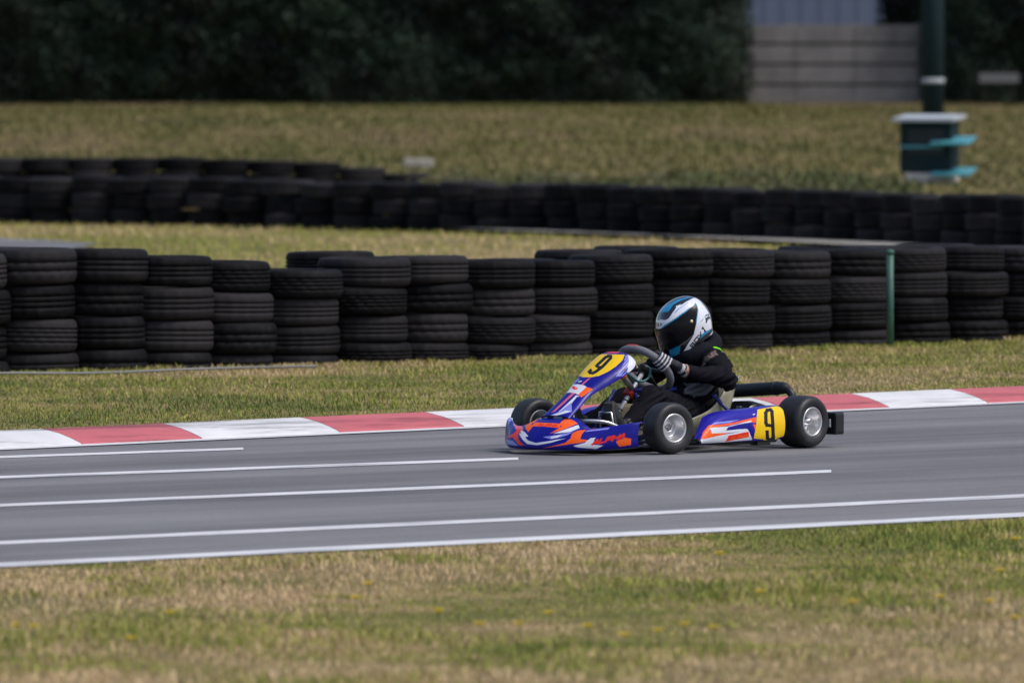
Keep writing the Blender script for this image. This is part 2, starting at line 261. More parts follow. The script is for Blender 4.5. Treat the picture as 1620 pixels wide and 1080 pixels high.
  ('black', [(0.603,0.212),(0.643,0.236),(0.651,0.174),(0.675,0.116),(0.631,0.108),(0.639,0.17)]),
  ('black', [(0.403,0.008),(0.371,0.093),(0.355,0.089),(0.387,0.004)]),
  ('black', [(0.363,0.069),(0.427,0.085),(0.423,0.108),(0.359,0.093)]),
  ('black', [(0.407,0.1),(0.427,0.054),(0.443,0.058),(0.423,0.108)]),
  ('black', [(0.431,0.081),(0.367,0.058),(0.375,0.039),(0.439,0.058)]),
  ('black', [(0.419,0.066),(0.451,0.019),(0.463,0.031),(0.431,0.077)]),
  ('black', [(0.451,0.046),(0.379,0.023),(0.387,0.004),(0.463,0.023)]),
  ('black', [(0.487,0.031),(0.447,0.12),(0.431,0.112),(0.471,0.023)]),
  ('black', [(0.443,0.093),(0.515,0.12),(0.503,0.143),(0.435,0.116)]),
  ('black', [(0.491,0.135),(0.531,0.046),(0.547,0.054),(0.507,0.143)]),
  ('black', [(0.535,0.073),(0.463,0.046),(0.471,0.023),(0.547,0.05)]),
  ('black', [(0.563,0.054),(0.591,0.166),(0.575,0.178),(0.543,0.066)]),
  ('black', [(0.515,0.131),(0.623,0.077),(0.623,0.1),(0.519,0.154)]),
  ('cyan', [(0.543,0.066),(0.583,0.116),(0.639,0.124),(0.796,0.097),(0.756,0.081),(0.651,0.081)]),
  ('cyan', [(0.114,0.212),(0.194,0.208),(0.267,0.197),(0.226,0.124),(0.174,0.05),(-0.006,0),(0.002,0.039),(0.086,0.131)]),
  ('grey', [(-0.022,0.571),(-0.01,0.618),(-0.03,0.618),(-0.042,0.571)]),
  ('grey', [(-0.03,0.61),(0.034,0.606),(0.034,0.618),(-0.03,0.618)]),
  ('grey', [(0.018,0.618),(0.014,0.595),(0.03,0.595),(0.038,0.614)]),
  ('grey', [(0.026,0.602),(-0.034,0.598),(-0.03,0.587),(0.03,0.595)]),
  ('grey', [(0.014,0.598),(0.01,0.575),(0.03,0.575),(0.03,0.598)]),
  ('grey', [(0.026,0.583),(-0.042,0.575),(-0.038,0.568),(0.03,0.571)]),
  ('grey', [(0.042,0.571),(0.054,0.614),(0.038,0.618),(0.026,0.571)]),
  ('grey', [(0.038,0.61),(0.09,0.606),(0.09,0.614),(0.038,0.618)]),
  ('grey', [(0.078,0.614),(0.066,0.571),(0.078,0.568),(0.094,0.61)]),
  ('grey', [(0.078,0.575),(0.026,0.579),(0.026,0.571),(0.078,0.568)]),
  ('grey', [(0.086,0.568),(0.134,0.602),(0.122,0.61),(0.074,0.571)]),
  ('grey', [(0.086,0.61),(0.11,0.564),(0.122,0.564),(0.098,0.614)]),
  ('white', [(0.715,0.012),(0.832,0.042),(0.868,0.015),(0.784,0)]),
 ],
 'visor': [
  ('visor', [(-0.126,0.498),(-0.014,0.529),(0.102,0.533),(0.19,0.56),(0.267,0.579),(0.339,0.595),(0.407,0.61),(0.479,0.618),(0.551,0.622),(0.643,0.614),(0.743,0.598),(0.683,0.502),(0.635,0.456),(0.595,0.405),(0.559,0.347),(0.515,0.278),(0.467,0.208),(0.359,0.193),(0.259,0.197),(0.194,0.208),(0.118,0.208),(-0.014,0.185),(-0.086,0.189),(-0.102,0.274),(-0.114,0.375)]),
 ],
 'visor_line': [
  ('cyan', [(0.11,0.525),(0.194,0.548),(0.267,0.571),(0.343,0.587),(0.339,0.598),(0.267,0.579),(0.19,0.56),(0.106,0.537)]),
  ('cyan', [(0.335,0.583),(0.403,0.598),(0.475,0.61),(0.551,0.61),(0.551,0.622),(0.475,0.618),(0.403,0.61),(0.335,0.595)]),
  ('cyan', [(0.543,0.61),(0.635,0.606),(0.731,0.591),(0.735,0.598),(0.635,0.614),(0.543,0.622)]),
  ('cyan', [(0.727,0.602),(0.671,0.502),(0.683,0.498),(0.735,0.595)]),
  ('cyan', [(0.675,0.514),(0.627,0.463),(0.583,0.405),(0.547,0.34),(0.555,0.332),(0.591,0.398),(0.635,0.456),(0.683,0.502)]),
  ('grey', [(0.471,0.22),(0.411,0.208),(0.355,0.197),(0.359,0.189),(0.415,0.201),(0.471,0.212)]),
  ('grey', [(0.359,0.197),(0.259,0.197),(0.259,0.193),(0.363,0.189)]),
 ],
}
PIV = (0.519, 0.432)
# ================================================================= scene
import bpy, bmesh, random
from mathutils import Vector, Matrix
random.seed(7); RNG = np.random.default_rng(11)
PI = math.pi
scene = bpy.context.scene
COL = scene.collection

# ---------------------------------------------------------------- camera model of the photograph (also used to place things by distance)
F_PX, CAM_H, Y_HOR = 15264., 2.0, 79.
PITCH = math.atan((540 - Y_HOR) / F_PX)
_cP, _sP = math.cos(PITCH), math.sin(PITCH)
def ray(px, py):
    a = (px - 810) / F_PX; b = (540 - py) / F_PX
    return np.array([a, _cP + b * _sP, -_sP + b * _cP])
def ground(px, py, z=0.):
    r = ray(px, py); t = (z - CAM_H) / r[2]
    return r * t + np.array([0, 0, CAM_H])
def at_depth(px, py, Y):
    r = ray(px, py); return r * (Y / r[1]) + np.array([0, 0, CAM_H])

# ---------------------------------------------------------------- materials
def new_mat(name):
    m = bpy.data.materials.new(name); m.use_nodes = True
    nt = m.node_tree; b = nt.nodes['Principled BSDF']
    return m, nt, b
def lin(c):
    return tuple(((v / 255) / 12.92 if v / 255 <= .04045 else ((v / 255 + .055) / 1.055) ** 2.4) for v in c) + (1,)
def noise(nt, scale, detail=6, rough=.6, coord='Object', stretch=None, rotz=0):
    tc = nt.nodes.new('ShaderNodeTexCoord'); mp = nt.nodes.new('ShaderNodeMapping')
    nt.links.new(tc.outputs[coord], mp.inputs['Vector'])
    if stretch: mp.inputs['Scale'].default_value = stretch
    if rotz:                                   # turn first, then stretch, so the grain runs along the turned axis
        m0 = nt.nodes.new('ShaderNodeMapping'); m0.inputs['Rotation'].default_value = (0, 0, rotz)
        nt.links.new(tc.outputs[coord], m0.inputs['Vector']); nt.links.new(m0.outputs[0], mp.inputs['Vector'])
    n = nt.nodes.new('ShaderNodeTexNoise'); n.inputs['Scale'].default_value = scale
    n.inputs['Detail'].default_value = detail; n.inputs['Roughness'].default_value = rough
    nt.links.new(mp.outputs[0], n.inputs['Vector'])
    return n
def ramp(nt, fac, stops):
    r = nt.nodes.new('ShaderNodeValToRGB'); e = r.color_ramp.elements
    while len(e) < len(stops): e.new(.5)
    for i, (p, c) in enumerate(stops):
        e[i].position = p; e[i].color = tuple(c) + ((1,) if len(c) == 3 else ())
    nt.links.new(fac, r.inputs[0]); return r
def mixc(nt, fac, a, b, mode='MIX'):
    m = nt.nodes.new('ShaderNodeMix'); m.data_type = 'RGBA'; m.blend_type = mode
    for sock, v in ((m.inputs[0], fac), (m.inputs[6], a), (m.inputs[7], b)):
        if hasattr(v, 'is_output'): nt.links.new(v, sock)
        else: sock.default_value = v
    return m.outputs[2]
def bump(nt, b, h, strength=.3, dist=.01):
    n = nt.nodes.new('ShaderNodeBump'); n.inputs['Strength'].default_value = strength; n.inputs['Distance'].default_value = dist
    nt.links.new(h, n.inputs['Height']); nt.links.new(n.outputs[0], b.inputs['Normal'])
def plain(name, col, rough=.5, metal=0., var=.15, scale=30, coat=0., bumps=0., spec=.5):
    """one colour broken up by grime noise in base colour and roughness"""
    m, nt, b = new_mat(name)
    n = noise(nt, scale)
    c0 = tuple(x * (1 - var) for x in col); c1 = tuple(min(1, x * (1 + var)) for x in col)
    r = ramp(nt, n.outputs[0], [(.3, c0), (.7, c1)])
    nt.links.new(r.outputs[0], b.inputs['Base Color'])
    rr = nt.nodes.new('ShaderNodeMapRange'); rr.inputs[3].default_value = max(.02, rough - .1); rr.inputs[4].default_value = min(1, rough + .1)
    nt.links.new(n.outputs[0], rr.inputs[0]); nt.links.new(rr.outputs[0], b.inputs['Roughness'])
    b.inputs['Metallic'].default_value = metal; b.inputs['Coat Weight'].default_value = coat; b.inputs['Coat Roughness'].default_value = .12
    b.inputs['Specular IOR Level'].default_value = spec
    if bumps: bump(nt, b, n.outputs[0], bumps, .004)
    return m
def attr_mat(name, rough=.35, coat=0., var=.12, bumps=0., scale=60, spec=.5, sheen=0., trans=0.):
    """colour from the mesh's own colour attribute (decals, dye), with grime"""
    m, nt, b = new_mat(name)
    a = nt.nodes.new('ShaderNodeVertexColor'); a.layer_name = 'Col'
    n = noise(nt, scale)
    r = ramp(nt, n.outputs[0], [(.25, (1 - var,) * 3), (.75, (1, 1, 1))])
    c = mixc(nt, 1., a.outputs[0], r.outputs[0], 'MULTIPLY')
    nt.links.new(c, b.inputs['Base Color'])
    rr = nt.nodes.new('ShaderNodeMapRange'); rr.inputs[3].default_value = max(.02, rough - .08); rr.inputs[4].default_value = min(1, rough + .12)
    nt.links.new(n.outputs[0], rr.inputs[0]); nt.links.new(rr.outputs[0], b.inputs['Roughness'])
    b.inputs['Coat Weight'].default_value = coat; b.inputs['Coat Roughness'].default_value = .08
    b.inputs['Specular IOR Level'].default_value = spec; b.inputs['Sheen Weight'].default_value = sheen
    if bumps: bump(nt, b, n.outputs[0], bumps, .003)
    return m

# ---------------------------------------------------------------- object helpers
def tag(o, label=None, cat=None, group=None, kind=None):
    if label: o['label'] = label
    if cat: o['category'] = cat
    if group: o['group'] = group
    if kind: o['kind'] = kind
    return o
def link(name, me, parent=None):
    o = bpy.data.objects.new(name, me); COL.objects.link(o)
    if parent is not None: o.parent = parent
    return o
def thing(name, label, cat, loc=(0, 0, 0), rotz=0., group=None):
    o = bpy.data.objects.new(name, None); COL.objects.link(o); o.location = loc; o.rotation_euler = (0, 0, rotz)
    o.empty_display_size = .1
    return tag(o, label, cat, group)
def mesh_np(name, V, faces, mat, col=None, smooth=True, mats=None, fmat=None):
    """faces: list of arrays (n,k) of equal sided polygons"""
    V = np.asarray(V, np.float32).reshape(-1, 3)
    me = bpy.data.meshes.new(name)
    if not isinstance(faces, list): faces = [faces]
    faces = [np.asarray(f_, np.int32) for f_ in faces if len(f_)]
    loops = np.concatenate([f_.reshape(-1) for f_ in faces]); tot = np.concatenate([np.full(len(f_), f_.shape[1], np.int32) for f_ in faces])
    me.vertices.add(len(V)); me.vertices.foreach_set('co', V.reshape(-1))
    me.loops.add(len(loops)); me.loops.foreach_set('vertex_index', loops)
    me.polygons.add(len(tot)); me.polygons.foreach_set('loop_start', np.concatenate([[0], np.cumsum(tot)[:-1]]).astype(np.int32))
    me.polygons.foreach_set('use_smooth', np.full(len(tot), smooth))
    for mm in (mats or [mat]): me.materials.append(mm)
    if fmat is not None: me.polygons.foreach_set('material_index', np.asarray(fmat, np.int32))
    me.update(calc_edges=True); me.validate()
    if col is not None:
        a = me.color_attributes.new('Col', 'FLOAT_COLOR', 'POINT')
        c = np.ones((len(V), 4), np.float32); c[:, :3] = np.asarray(col)[:, :3]
        a.data.foreach_set('color', c.reshape(-1))
    return me
def grid_faces(nr, nc, wrap=False, off=0, flip=False):
    r, c = np.meshgrid(np.arange(nr - 1), np.arange(nc if wrap else nc - 1), indexing='ij')
    c2 = (c + 1) % nc
    q = np.stack([r * nc + c, r * nc + c2, (r + 1) * nc + c2, (r + 1) * nc + c], -1).reshape(-1, 4) + off
    return q[:, ::-1] if flip else q
def normals_grid(P):
    du = np.gradient(P, axis=1); dv = np.gradient(P, axis=0)
    n = np.cross(du, dv); return n / (np.linalg.norm(n, axis=-1, keepdims=True) + 1e-12)
def shell(name, P, col, mat, thick, parent, backcol=(.02, .02, .03), flip=False):
    """closed moulded skin: grid P with a back sheet thick behind it and a rim"""
    nr, nc = P.shape[:2]; N = normals_grid(P) * (-1 if flip else 1)
    B = P - N * thick
    V = np.concatenate([P.reshape(-1, 3), B.reshape(-1, 3)]); n = nr * nc
    f1 = grid_faces(nr, nc, flip=flip); f2 = grid_faces(nr, nc, off=n, flip=not flip)
    idx = np.arange(n).reshape(nr, nc)
    ring = np.concatenate([idx[0, :-1], idx[:-1, -1], idx[-1, :0:-1], idx[:0:-1, 0]]); nx = np.roll(ring, -1)
    rim = np.stack([nx, ring, ring + n, nx + n], -1)
    if flip: rim = rim[:, ::-1]
    C = np.concatenate([np.asarray(col).reshape(-1, 3), np.tile(np.array(backcol), (n, 1))])
    return link(name, mesh_np(name, V, [f1, f2, rim], mat, C), parent)

class MB:
    """collects bevel-free primitives of one part into a single mesh"""
    def __init__(s): s.bm = bmesh.new()
    def box(s, c, size, rot=None, bevel=0.):
        r = bmesh.ops.create_cube(s.bm, size=1.)
        M = Matrix.Translation(c) @ (rot.to_4x4() if rot else Matrix()) @ Matrix.Diagonal((*size, 1))
        bmesh.ops.transform(s.bm, matrix=M, verts=r['verts'])
        if bevel:
            es = list({e for v in r['verts'] for e in v.link_edges})
            bmesh.ops.bevel(s.bm, geom=es, offset=bevel, segments=2, affect='EDGES', profile=.6)
        return s
    def tube(s, pts, r, n=12, cap=True):
        pts = [Vector(p) for p in pts]; rs = r if isinstance(r, (list, tuple)) else [r] * len(pts)
        rings = []; prev = None
        for i, p in enumerate(pts):
            d = (pts[min(i + 1, len(pts) - 1)] - pts[max(i - 1, 0)]).normalized()
            a = prev - d * prev.dot(d) if prev is not None else d.orthogonal()
            a.normalize(); prev = a; b = d.cross(a)
            rings.append([s.bm.verts.new(p + rs[i] * (a * math.cos(2 * PI * k / n) + b * math.sin(2 * PI * k / n))) for k in range(n)])
        for A_, B_ in zip(rings[:-1], rings[1:]):
            for k in range(n):
                fc = s.bm.faces.new((A_[k], A_[(k + 1) % n], B_[(k + 1) % n], B_[k])); fc.smooth = True
        if cap:
            s.bm.faces.new(rings[0][::-1]); s.bm.faces.new(rings[-1])
        return s
    def lathe(s, prof, centre, axis, n=48, closed=False):
        """profile (radius, along) revolved round axis"""
        ax = Vector(axis).normalized(); a = ax.orthogonal().normalized(); b = ax.cross(a); c = Vector(centre)
        rings = []
        for r, h in prof:
            r, h = float(r), float(h)
            rings.append([s.bm.verts.new(c + ax * h + r * (a * math.cos(2 * PI * k / n) + b * math.sin(2 * PI * k / n))) for k in range(n)])
        pr = list(zip(rings[:-1], rings[1:])) + ([(rings[-1], rings[0])] if closed else [])
        for A_, B_ in pr:
            for k in range(n):
                fc = s.bm.faces.new((A_[k], A_[(k + 1) % n], B_[(k + 1) % n], B_[k])); fc.smooth = True
        return s
    def prism(s, poly, a0, a1, axis='y'):
        """polygon extruded along an axis; poly in the other two coordinates"""
        def P(p, h): return {'y': (p[0], h, p[1]), 'x': (h, p[0], p[1]), 'z': (p[0], p[1], h)}[axis]
        A_ = [s.bm.verts.new(P(p, a0)) for p in poly]; B_ = [s.bm.verts.new(P(p, a1)) for p in poly]
        n = len(poly)
        s.bm.faces.new(A_); s.bm.faces.new(B_[::-1])
        for k in range(n): s.bm.faces.new((A_[k], B_[k], B_[(k + 1) % n], A_[(k + 1) % n]))
        return s
    def build(s, name, mat, parent=None):
        bmesh.ops.recalc_face_normals(s.bm, faces=s.bm.faces)
        me = bpy.data.meshes.new(name); s.bm.to_mesh(me); s.bm.free(); me.materials.append(mat)
        return link(name, me, parent)
def smooth_path(pts, n=8):
    pts = np.array(pts, float); x = np.arange(len(pts)); t = np.linspace(0, len(pts) - 1, (len(pts) - 1) * n + 1)
    return [tuple(p) for p in spline(x, pts, t)]
def remeshed(name, caps, voxel, smooth_iter=6, extra=None):
    """tapered capsules p0,r0,p1,r1 fused into one continuous skin; returns verts, quads"""
    bm = bmesh.new()
    def sph(p, r):
        rr = bmesh.ops.create_icosphere(bm, subdivisions=3, radius=r, matrix=Matrix.Translation(p))
    for p0, r0, p1, r1 in caps:
        p0, p1 = Vector(p0), Vector(p1); sph(p0, r0); sph(p1, r1)
        d = p1 - p0
        if d.length > 1e-5:
            M = Matrix.Translation((p0 + p1) / 2) @ d.to_track_quat('Z', 'Y').to_matrix().to_4x4()
            bmesh.ops.create_cone(bm, cap_ends=True, segments=24, radius1=r0, radius2=r1, depth=d.length, matrix=M)
    for p, size, R in (extra or []):
        M = Matrix.Translation(p) @ (R.to_4x4() if R else Matrix()) @ Matrix.Diagonal((*size, 1))
        bmesh.ops.create_icosphere(bm, subdivisions=4, radius=1., matrix=M)
    me = bpy.data.meshes.new('tmp'); bm.to_mesh(me); bm.free()
    o = bpy.data.objects.new('tmp', me); COL.objects.link(o)
    md = o.modifiers.new('r', 'REMESH'); md.mode = 'VOXEL'; md.voxel_size = voxel
    if smooth_iter:
        sm = o.modifiers.new('s', 'SMOOTH'); sm.factor = .5; sm.iterations = smooth_iter
    dg = bpy.context.evaluated_depsgraph_get(); dg.update()
    m2 = bpy.data.meshes.new_from_object(o.evaluated_get(dg))
    V = np.zeros(len(m2.vertices) * 3, np.float32); m2.vertices.foreach_get('co', V); V = V.reshape(-1, 3)
    Nn = np.zeros(len(m2.vertices) * 3, np.float32); m2.vertices.foreach_get('normal', Nn); Nn = Nn.reshape(-1, 3)
    q = np.array([list(p.vertices) for p in m2.polygons if len(p.vertices) == 4]); t3 = [list(p.vertices) for p in m2.polygons if len(p.vertices) == 3]
    bpy.data.objects.remove(o); bpy.data.meshes.remove(me); bpy.data.meshes.remove(m2)
    fs = [q] + ([np.array(t3)] if t3 else [])
    return V, Nn, fs
def vnoise(x, y, seed=0):
    """cheap value noise on numpy arrays, 0..1"""
    x = np.asarray(x, float); y = np.asarray(y, float)
    xi = np.floor(x).astype(np.int64); yi = np.floor(y).astype(np.int64); fx = x - xi; fy = y - yi
    fx = fx * fx * (3 - 2 * fx); fy = fy * fy * (3 - 2 * fy)
    def h(a, b):
        v = (a * 374761393 + b * 668265263 + seed * 982451653) & 0x7fffffff
        v = ((v ^ (v >> 13)) * 1274126177) & 0x7fffffff
        return ((v ^ (v >> 16)) & 0xffff) / 65535.
    return (h(xi, yi) * (1 - fx) + h(xi + 1, yi) * fx) * (1 - fy) + (h(xi, yi + 1) * (1 - fx) + h(xi + 1, yi + 1) * fx) * fy
def fbm(x, y, seed=0, o=4):
    a = 0; s = 0
    for i in range(o):
        w = .55 ** i; a = a + w * vnoise(x * 2**i, y * 2**i, seed + i); s += w
    return a / s
def in_poly(S, T, poly):
    x = S; y = T; ins = np.zeros(S.shape, bool); p = np.array(poly); j = len(p) - 1
    for i in range(len(p)):
        xi, yi = p[i]; xj, yj = p[j]
        if yi != yj:
            c = ((yi > y) != (yj > y)) & (x < (xj - xi) * (y - yi) / (yj - yi) + xi)
            ins ^= c
        j = i
    return ins
PAL = {k: lin(v)[:3] for k, v in dict(blue=(8, 8, 138), white=(225, 228, 240), orange=(255, 98, 20), red=(238, 45, 20), yellow=(250, 205, 10),
       black=(18, 18, 24), cyan=(0, 140, 190), navy=(20, 22, 48), lavender=(140, 145, 225), pink=(232, 100, 130), grey=(90, 92, 105), gold=(200, 170, 120), visor=(8, 8, 12)).items()}
def paint(S, T, items, base, mirror=False):
    C = np.tile(np.array(base), S.shape + (1,)).astype(float)
    S_ = np.abs(S) if mirror else S
    for cname, poly in items:
        C[in_poly(S_, T, poly)] = PAL[cname]
    return C
# ================================================================= setting
ORD = ['first', 'second', 'third', 'fourth', 'fifth', 'sixth', 'seventh', 'eighth', 'ninth', 'tenth', 'eleventh', 'twelfth', 'thirteenth', 'fourteenth', 'fifteenth',
       'sixteenth', 'seventeenth', 'eighteenth', 'nineteenth', 'twentieth', 'twenty-first', 'twenty-second', 'twenty-third', 'twenty-fourth', 'twenty-fifth', 'twenty-sixth',
       'twenty-seventh', 'twenty-eighth', 'twenty-ninth', 'thirtieth', 'thirty-first', 'thirty-second', 'thirty-third', 'thirty-fourth', 'thirty-fifth', 'thirty-sixth']
KF = np.array([ground(*p)[:2] for p in [(0, 711), (400, 692.5), (740, 677.5), (1340, 649), (1620, 637.5)]])
KB = np.array([ground(*p, .052)[:2] for p in [(0, 681), (400, 664), (740, 649.5), (1340, 619.5), (1620, 607)]])
_kc = np.polyfit(KF[:, 0], KF[:, 1], 2)
def kerb_y(x):
    x = np.asarray(x, float); xc = np.clip(x, -4.5, 4.5)
    return np.polyval(_kc, xc) + (x - xc) * np.polyval(np.polyder(_kc), xc)
KW = .30     # kerb width
_e0, _e1 = ground(0, 899)[:2], ground(1620, 819)[:2]
def edge_y(x): return _e0[1] + (np.asarray(x, float) - _e0[0]) * (_e1[1] - _e0[1]) / (_e1[0] - _e0[0])
def kerb_d(x, y): return (y - kerb_y(x)) * math.cos(math.radians(48))
FAR_Y = [60, 68, 90, 108, 112, 121, 145, 166, 180, 260, 600]
FAR_Z = [.05, .05, .09, .12, .15, .33, .70, 1.04, 1.16, 1.5, 2.2]
def terr(x, y):
    x = np.asarray(x, float); y = np.asarray(y, float); d = kerb_d(x, y)
    z = np.where(d < 0, 0., np.where(d < KW, np.clip(d / KW, 0, 1) * .05 - .004, .045 + .030 * np.exp(-np.clip(d - KW, 0, 9) / .8)))
    far = spline(FAR_Y, FAR_Z, np.clip(y, 60, 600))
    z = np.where((d > KW) & (y > 60), np.maximum(far - .005, .045), z)
    near = y - edge_y(x)
    z = np.where(near < 0, .003 * np.clip(-near / .3, 0, 1) + .03 * np.clip(-near / 2, 0, 1) * fbm(x * .8, y * .8, 5), z)
    z = np.where((d > KW + .3), z + .03 * (fbm(x * .6, y * .6, 9) - .5) * np.clip((d - KW) / 2, 0, 1), z)
    return z

# ---------------------------------------------------------------- ground
def axis(lo, hi, dlo, dhi, fine, coarse):
    a = list(np.arange(dlo, dhi + 1e-6, fine)); s = fine
    b = dhi
    while b < hi: s *= coarse; b += s; a.append(min(b, hi))
    b = dlo; s = fine; pre = []
    while b > lo: s *= coarse; b -= s; pre.append(max(b, lo))
    return np.array(pre[::-1] + a)
gx = axis(-400, 400, -9, 9, .3, 1.25); gy = axis(-30, 900, 26, 175, .35, 1.25)
GX, GY = np.meshgrid(gx, gy)
m_soil, nt, b = new_mat('dry turf soil')
n1 = noise(nt, .9, 8, .65); n2 = noise(nt, 14, 6, .7)
c1 = ramp(nt, n1.outputs[0], [(.36, (.13, .14, .045)), (.5, (.24, .20, .085)), (.64, (.36, .27, .15))])
c2 = ramp(nt, n2.outputs[0], [(.3, (.55, .55, .55)), (.7, (1.15, 1.1, 1.05))])
nt.links.new(mixc(nt, 1., c1.outputs[0], c2.outputs[0], 'MULTIPLY'), b.inputs['Base Color']); b.inputs['Roughness'].default_value = .95
b.inputs['Specular IOR Level'].default_value = .1
bump(nt, b, n2.outputs[0], .6, .02)
tag(link('ground', mesh_np('ground', np.stack([GX, GY, terr(GX, GY)], -1), grid_faces(*GX.shape), m_soil)), kind='structure')

# ---------------------------------------------------------------- track
m_asph, nt, b = new_mat('worn race asphalt')
TR = math.radians(-45)
agg = noise(nt, 260, 3, .7); big = noise(nt, .55, 6, .6); strk = noise(nt, 2.2, 5, .6, stretch=(.05, 1., 1.), rotz=TR)
fine = noise(nt, 45, 5, .7)
ca = ramp(nt, agg.outputs[0], [(.3, (.132, .132, .140)), (.5, (.198, .198, .210)), (.68, (.284, .282, .294))])
cb = ramp(nt, strk.outputs[0], [(.34, (.70, .70, .72)), (.52, (1., 1., 1.)), (.70, (1.12, 1.11, 1.10))])
cc = ramp(nt, big.outputs[0], [(.3, (.86, .86, .87)), (.7, (1.1, 1.1, 1.1))])
rub = noise(nt, .8, 4, .5, stretch=(.025, .9, 1.), rotz=TR); cr_ = ramp(nt, rub.outputs[0], [(.40, (.68, .68, .69)), (.57, (1., 1., 1.))])
cd = ramp(nt, fine.outputs[0], [(.3, (.85, .85, .85)), (.7, (1.1, 1.1, 1.1))])
c = mixc(nt, 1., ca.outputs[0], cb.outputs[0], 'MULTIPLY'); c = mixc(nt, 1., c, cc.outputs[0], 'MULTIPLY'); c = mixc(nt, 1., c, cd.outputs[0], 'MULTIPLY'); c = mixc(nt, 1., c, cr_.outputs[0], 'MULTIPLY')
nt.links.new(c, b.inputs['Base Color']); b.inputs['Roughness'].default_value = .82; b.inputs['Specular IOR Level'].default_value = .3
bump(nt, b, agg.outputs[0], .35, .004)
xs = axis(-70, 70, -6, 6, .4, 1.3)
tt = np.linspace(0, 1, 14)
XX, TT = np.meshgrid(xs, tt); YY = edge_y(XX) * (1 - TT) + (kerb_y(XX) + .02) * TT
tag(link('race_track', mesh_np('race_track', np.stack([XX, YY, np.full_like(XX, .004)], -1), grid_faces(*XX.shape), m_asph)), kind='structure')

def paint_mat(name, col, wear=.35, under=(.09, .09, .1)):
    m, nt, b = new_mat(name)
    n = noise(nt, 22, 8, .75); n2_ = noise(nt, 3, 5, .6); n3_ = noise(nt, 9, 6, .7, stretch=(.07, 1., 1.), rotz=math.radians(-48))
    r = ramp(nt, n.outputs[0], [(.30, (0, 0, 0)), (.30 + wear * .5, (1, 1, 1))])
    r2 = ramp(nt, n2_.outputs[0], [(.3, tuple(x * .82 for x in col)), (.7, col)])
    r3 = ramp(nt, n3_.outputs[0], [(.34, (.42, .42, .43)), (.50, (1, 1, 1))])
    nt.links.new(mixc(nt, 1., mixc(nt, r.outputs[0], tuple(under) + (1,), r2.outputs[0]), r3.outputs[0], 'MULTIPLY'), b.inputs['Base Color']); b.inputs['Roughness'].default_value = .6
    bump(nt, b, n.outputs[0], .2, .003); return m
m_white = paint_mat('white track paint', (.80, .80, .82), .20)
m_red = paint_mat('red kerb paint', (.58, .135, .155), .15, (.5, .27, .27)); m_kwhite = paint_mat('white kerb paint', (.74, .74, .76), .12, (.5, .48, .46))
m_conc = plain('raw concrete', (.34, .32, .29), .85, var=.25, scale=8, bumps=.4)
def strip(name, pts, thick, z=.0065, n=40, taper=0):
    """painted line between two picture-measured end points lying on the road"""
    P = np.array(pts, float); t = np.linspace(0, 1, n)
    px = np.interp(t, np.linspace(0, 1, len(P)), P[:, 0]); py = np.interp(t, np.linspace(0, 1, len(P)), P[:, 1])
    a = np.array([ground(x, y - thick / 2)[:2] for x, y in zip(px, py)]); c_ = np.array([ground(x, y + thick / 2)[:2] for x, y in zip(px, py)])
    wob = .006 * (fbm(np.arange(n) * .7, np.zeros(n), len(name)) - .5)
    a[:, 1] += wob; c_[:, 1] -= wob
    V = np.zeros((2, n, 3)); V[0, :, :2] = c_; V[1, :, :2] = a; V[..., 2] = z
    return tag(link(name, mesh_np(name, V, grid_faces(2, n), m_white)), kind='structure')
def ext(p, q, a, c_):
    f_ = lambda x: p[1] + (x - p[0]) * (q[1] - p[1]) / (q[0] - p[0])
    return [(a, f_(a)), (c_, f_(c_))]
strip('track_edge_line', ext((0, 895.5), (1620, 815.5), -900, 2500), 6.5)
strip('grid_line', ext((0, 860.5), (1620, 786), -900, 2500), 5.2)
strip('grid_line', ext((0, 801), (1315, 747), -900, 1315), 4.4)
strip('grid_line', ext((0, 756.5), (820, 727), -900, 820), 4.0)
strip('grid_line', ext((0, 724.5), (385, 711), -900, 385), 3.4)
# kerb: a low wedge of painted concrete blocks with a white line along its foot
xf = np.concatenate([np.linspace(-30, -4.6, 14), np.linspace(-4.4, 5.4, 99), np.linspace(5.6, 32, 14)])
yf = kerb_y(xf); tang = np.stack([np.gradient(xf), np.gradient(yf)], -1); tang /= np.linalg.norm(tang, axis=1, keepdims=True)
nrm = np.stack([-tang[:, 1], tang[:, 0]], -1); F0 = np.stack([xf, yf], -1)
V = np.zeros((2, len(xf), 3)); V[0, :, :2] = F0 - nrm * .15; V[1, :, :2] = F0 + nrm * .004; V[..., 2] = .009
tag(link('kerb_line', mesh_np('kerb_line', V, grid_faces(2, len(xf)), m_white)), kind='structure')
arc = np.concatenate([[0], np.cumsum(np.linalg.norm(np.diff(F0, axis=0), axis=1))])
bx = [-660, -460, -265, -75, 122, 312, 530, 726, 905, 1085, 1240, 1398, 1555, 1712, 1870, 2030, 2190]
barc = []
for p in [b_ + 10 for b_ in bx]:
    py = np.interp(p, [-700, 0, 400, 740, 1340, 1620, 2300], [743, 711, 692.5, 677.5, 649, 637.5, 606]); g = ground(p, py)
    barc.append(np.interp(g[0], xf, arc))
step = np.mean(np.diff(barc)); pre = list(np.arange(barc[0] - step, 0, -step))[::-1]; post = list(np.arange(barc[-1] + step, arc[-1], step))
cuts = [0] + pre + barc + post + [arc[-1]]
n_pre = len(pre)
prof = [(0, .002), (.012, .014), (.08, .038), (.16, .060), (.24, .074), (KW - .02, .080), (KW, .076), (KW + .01, -.03)]
VV = []; FF = []; FM = []; off = 0
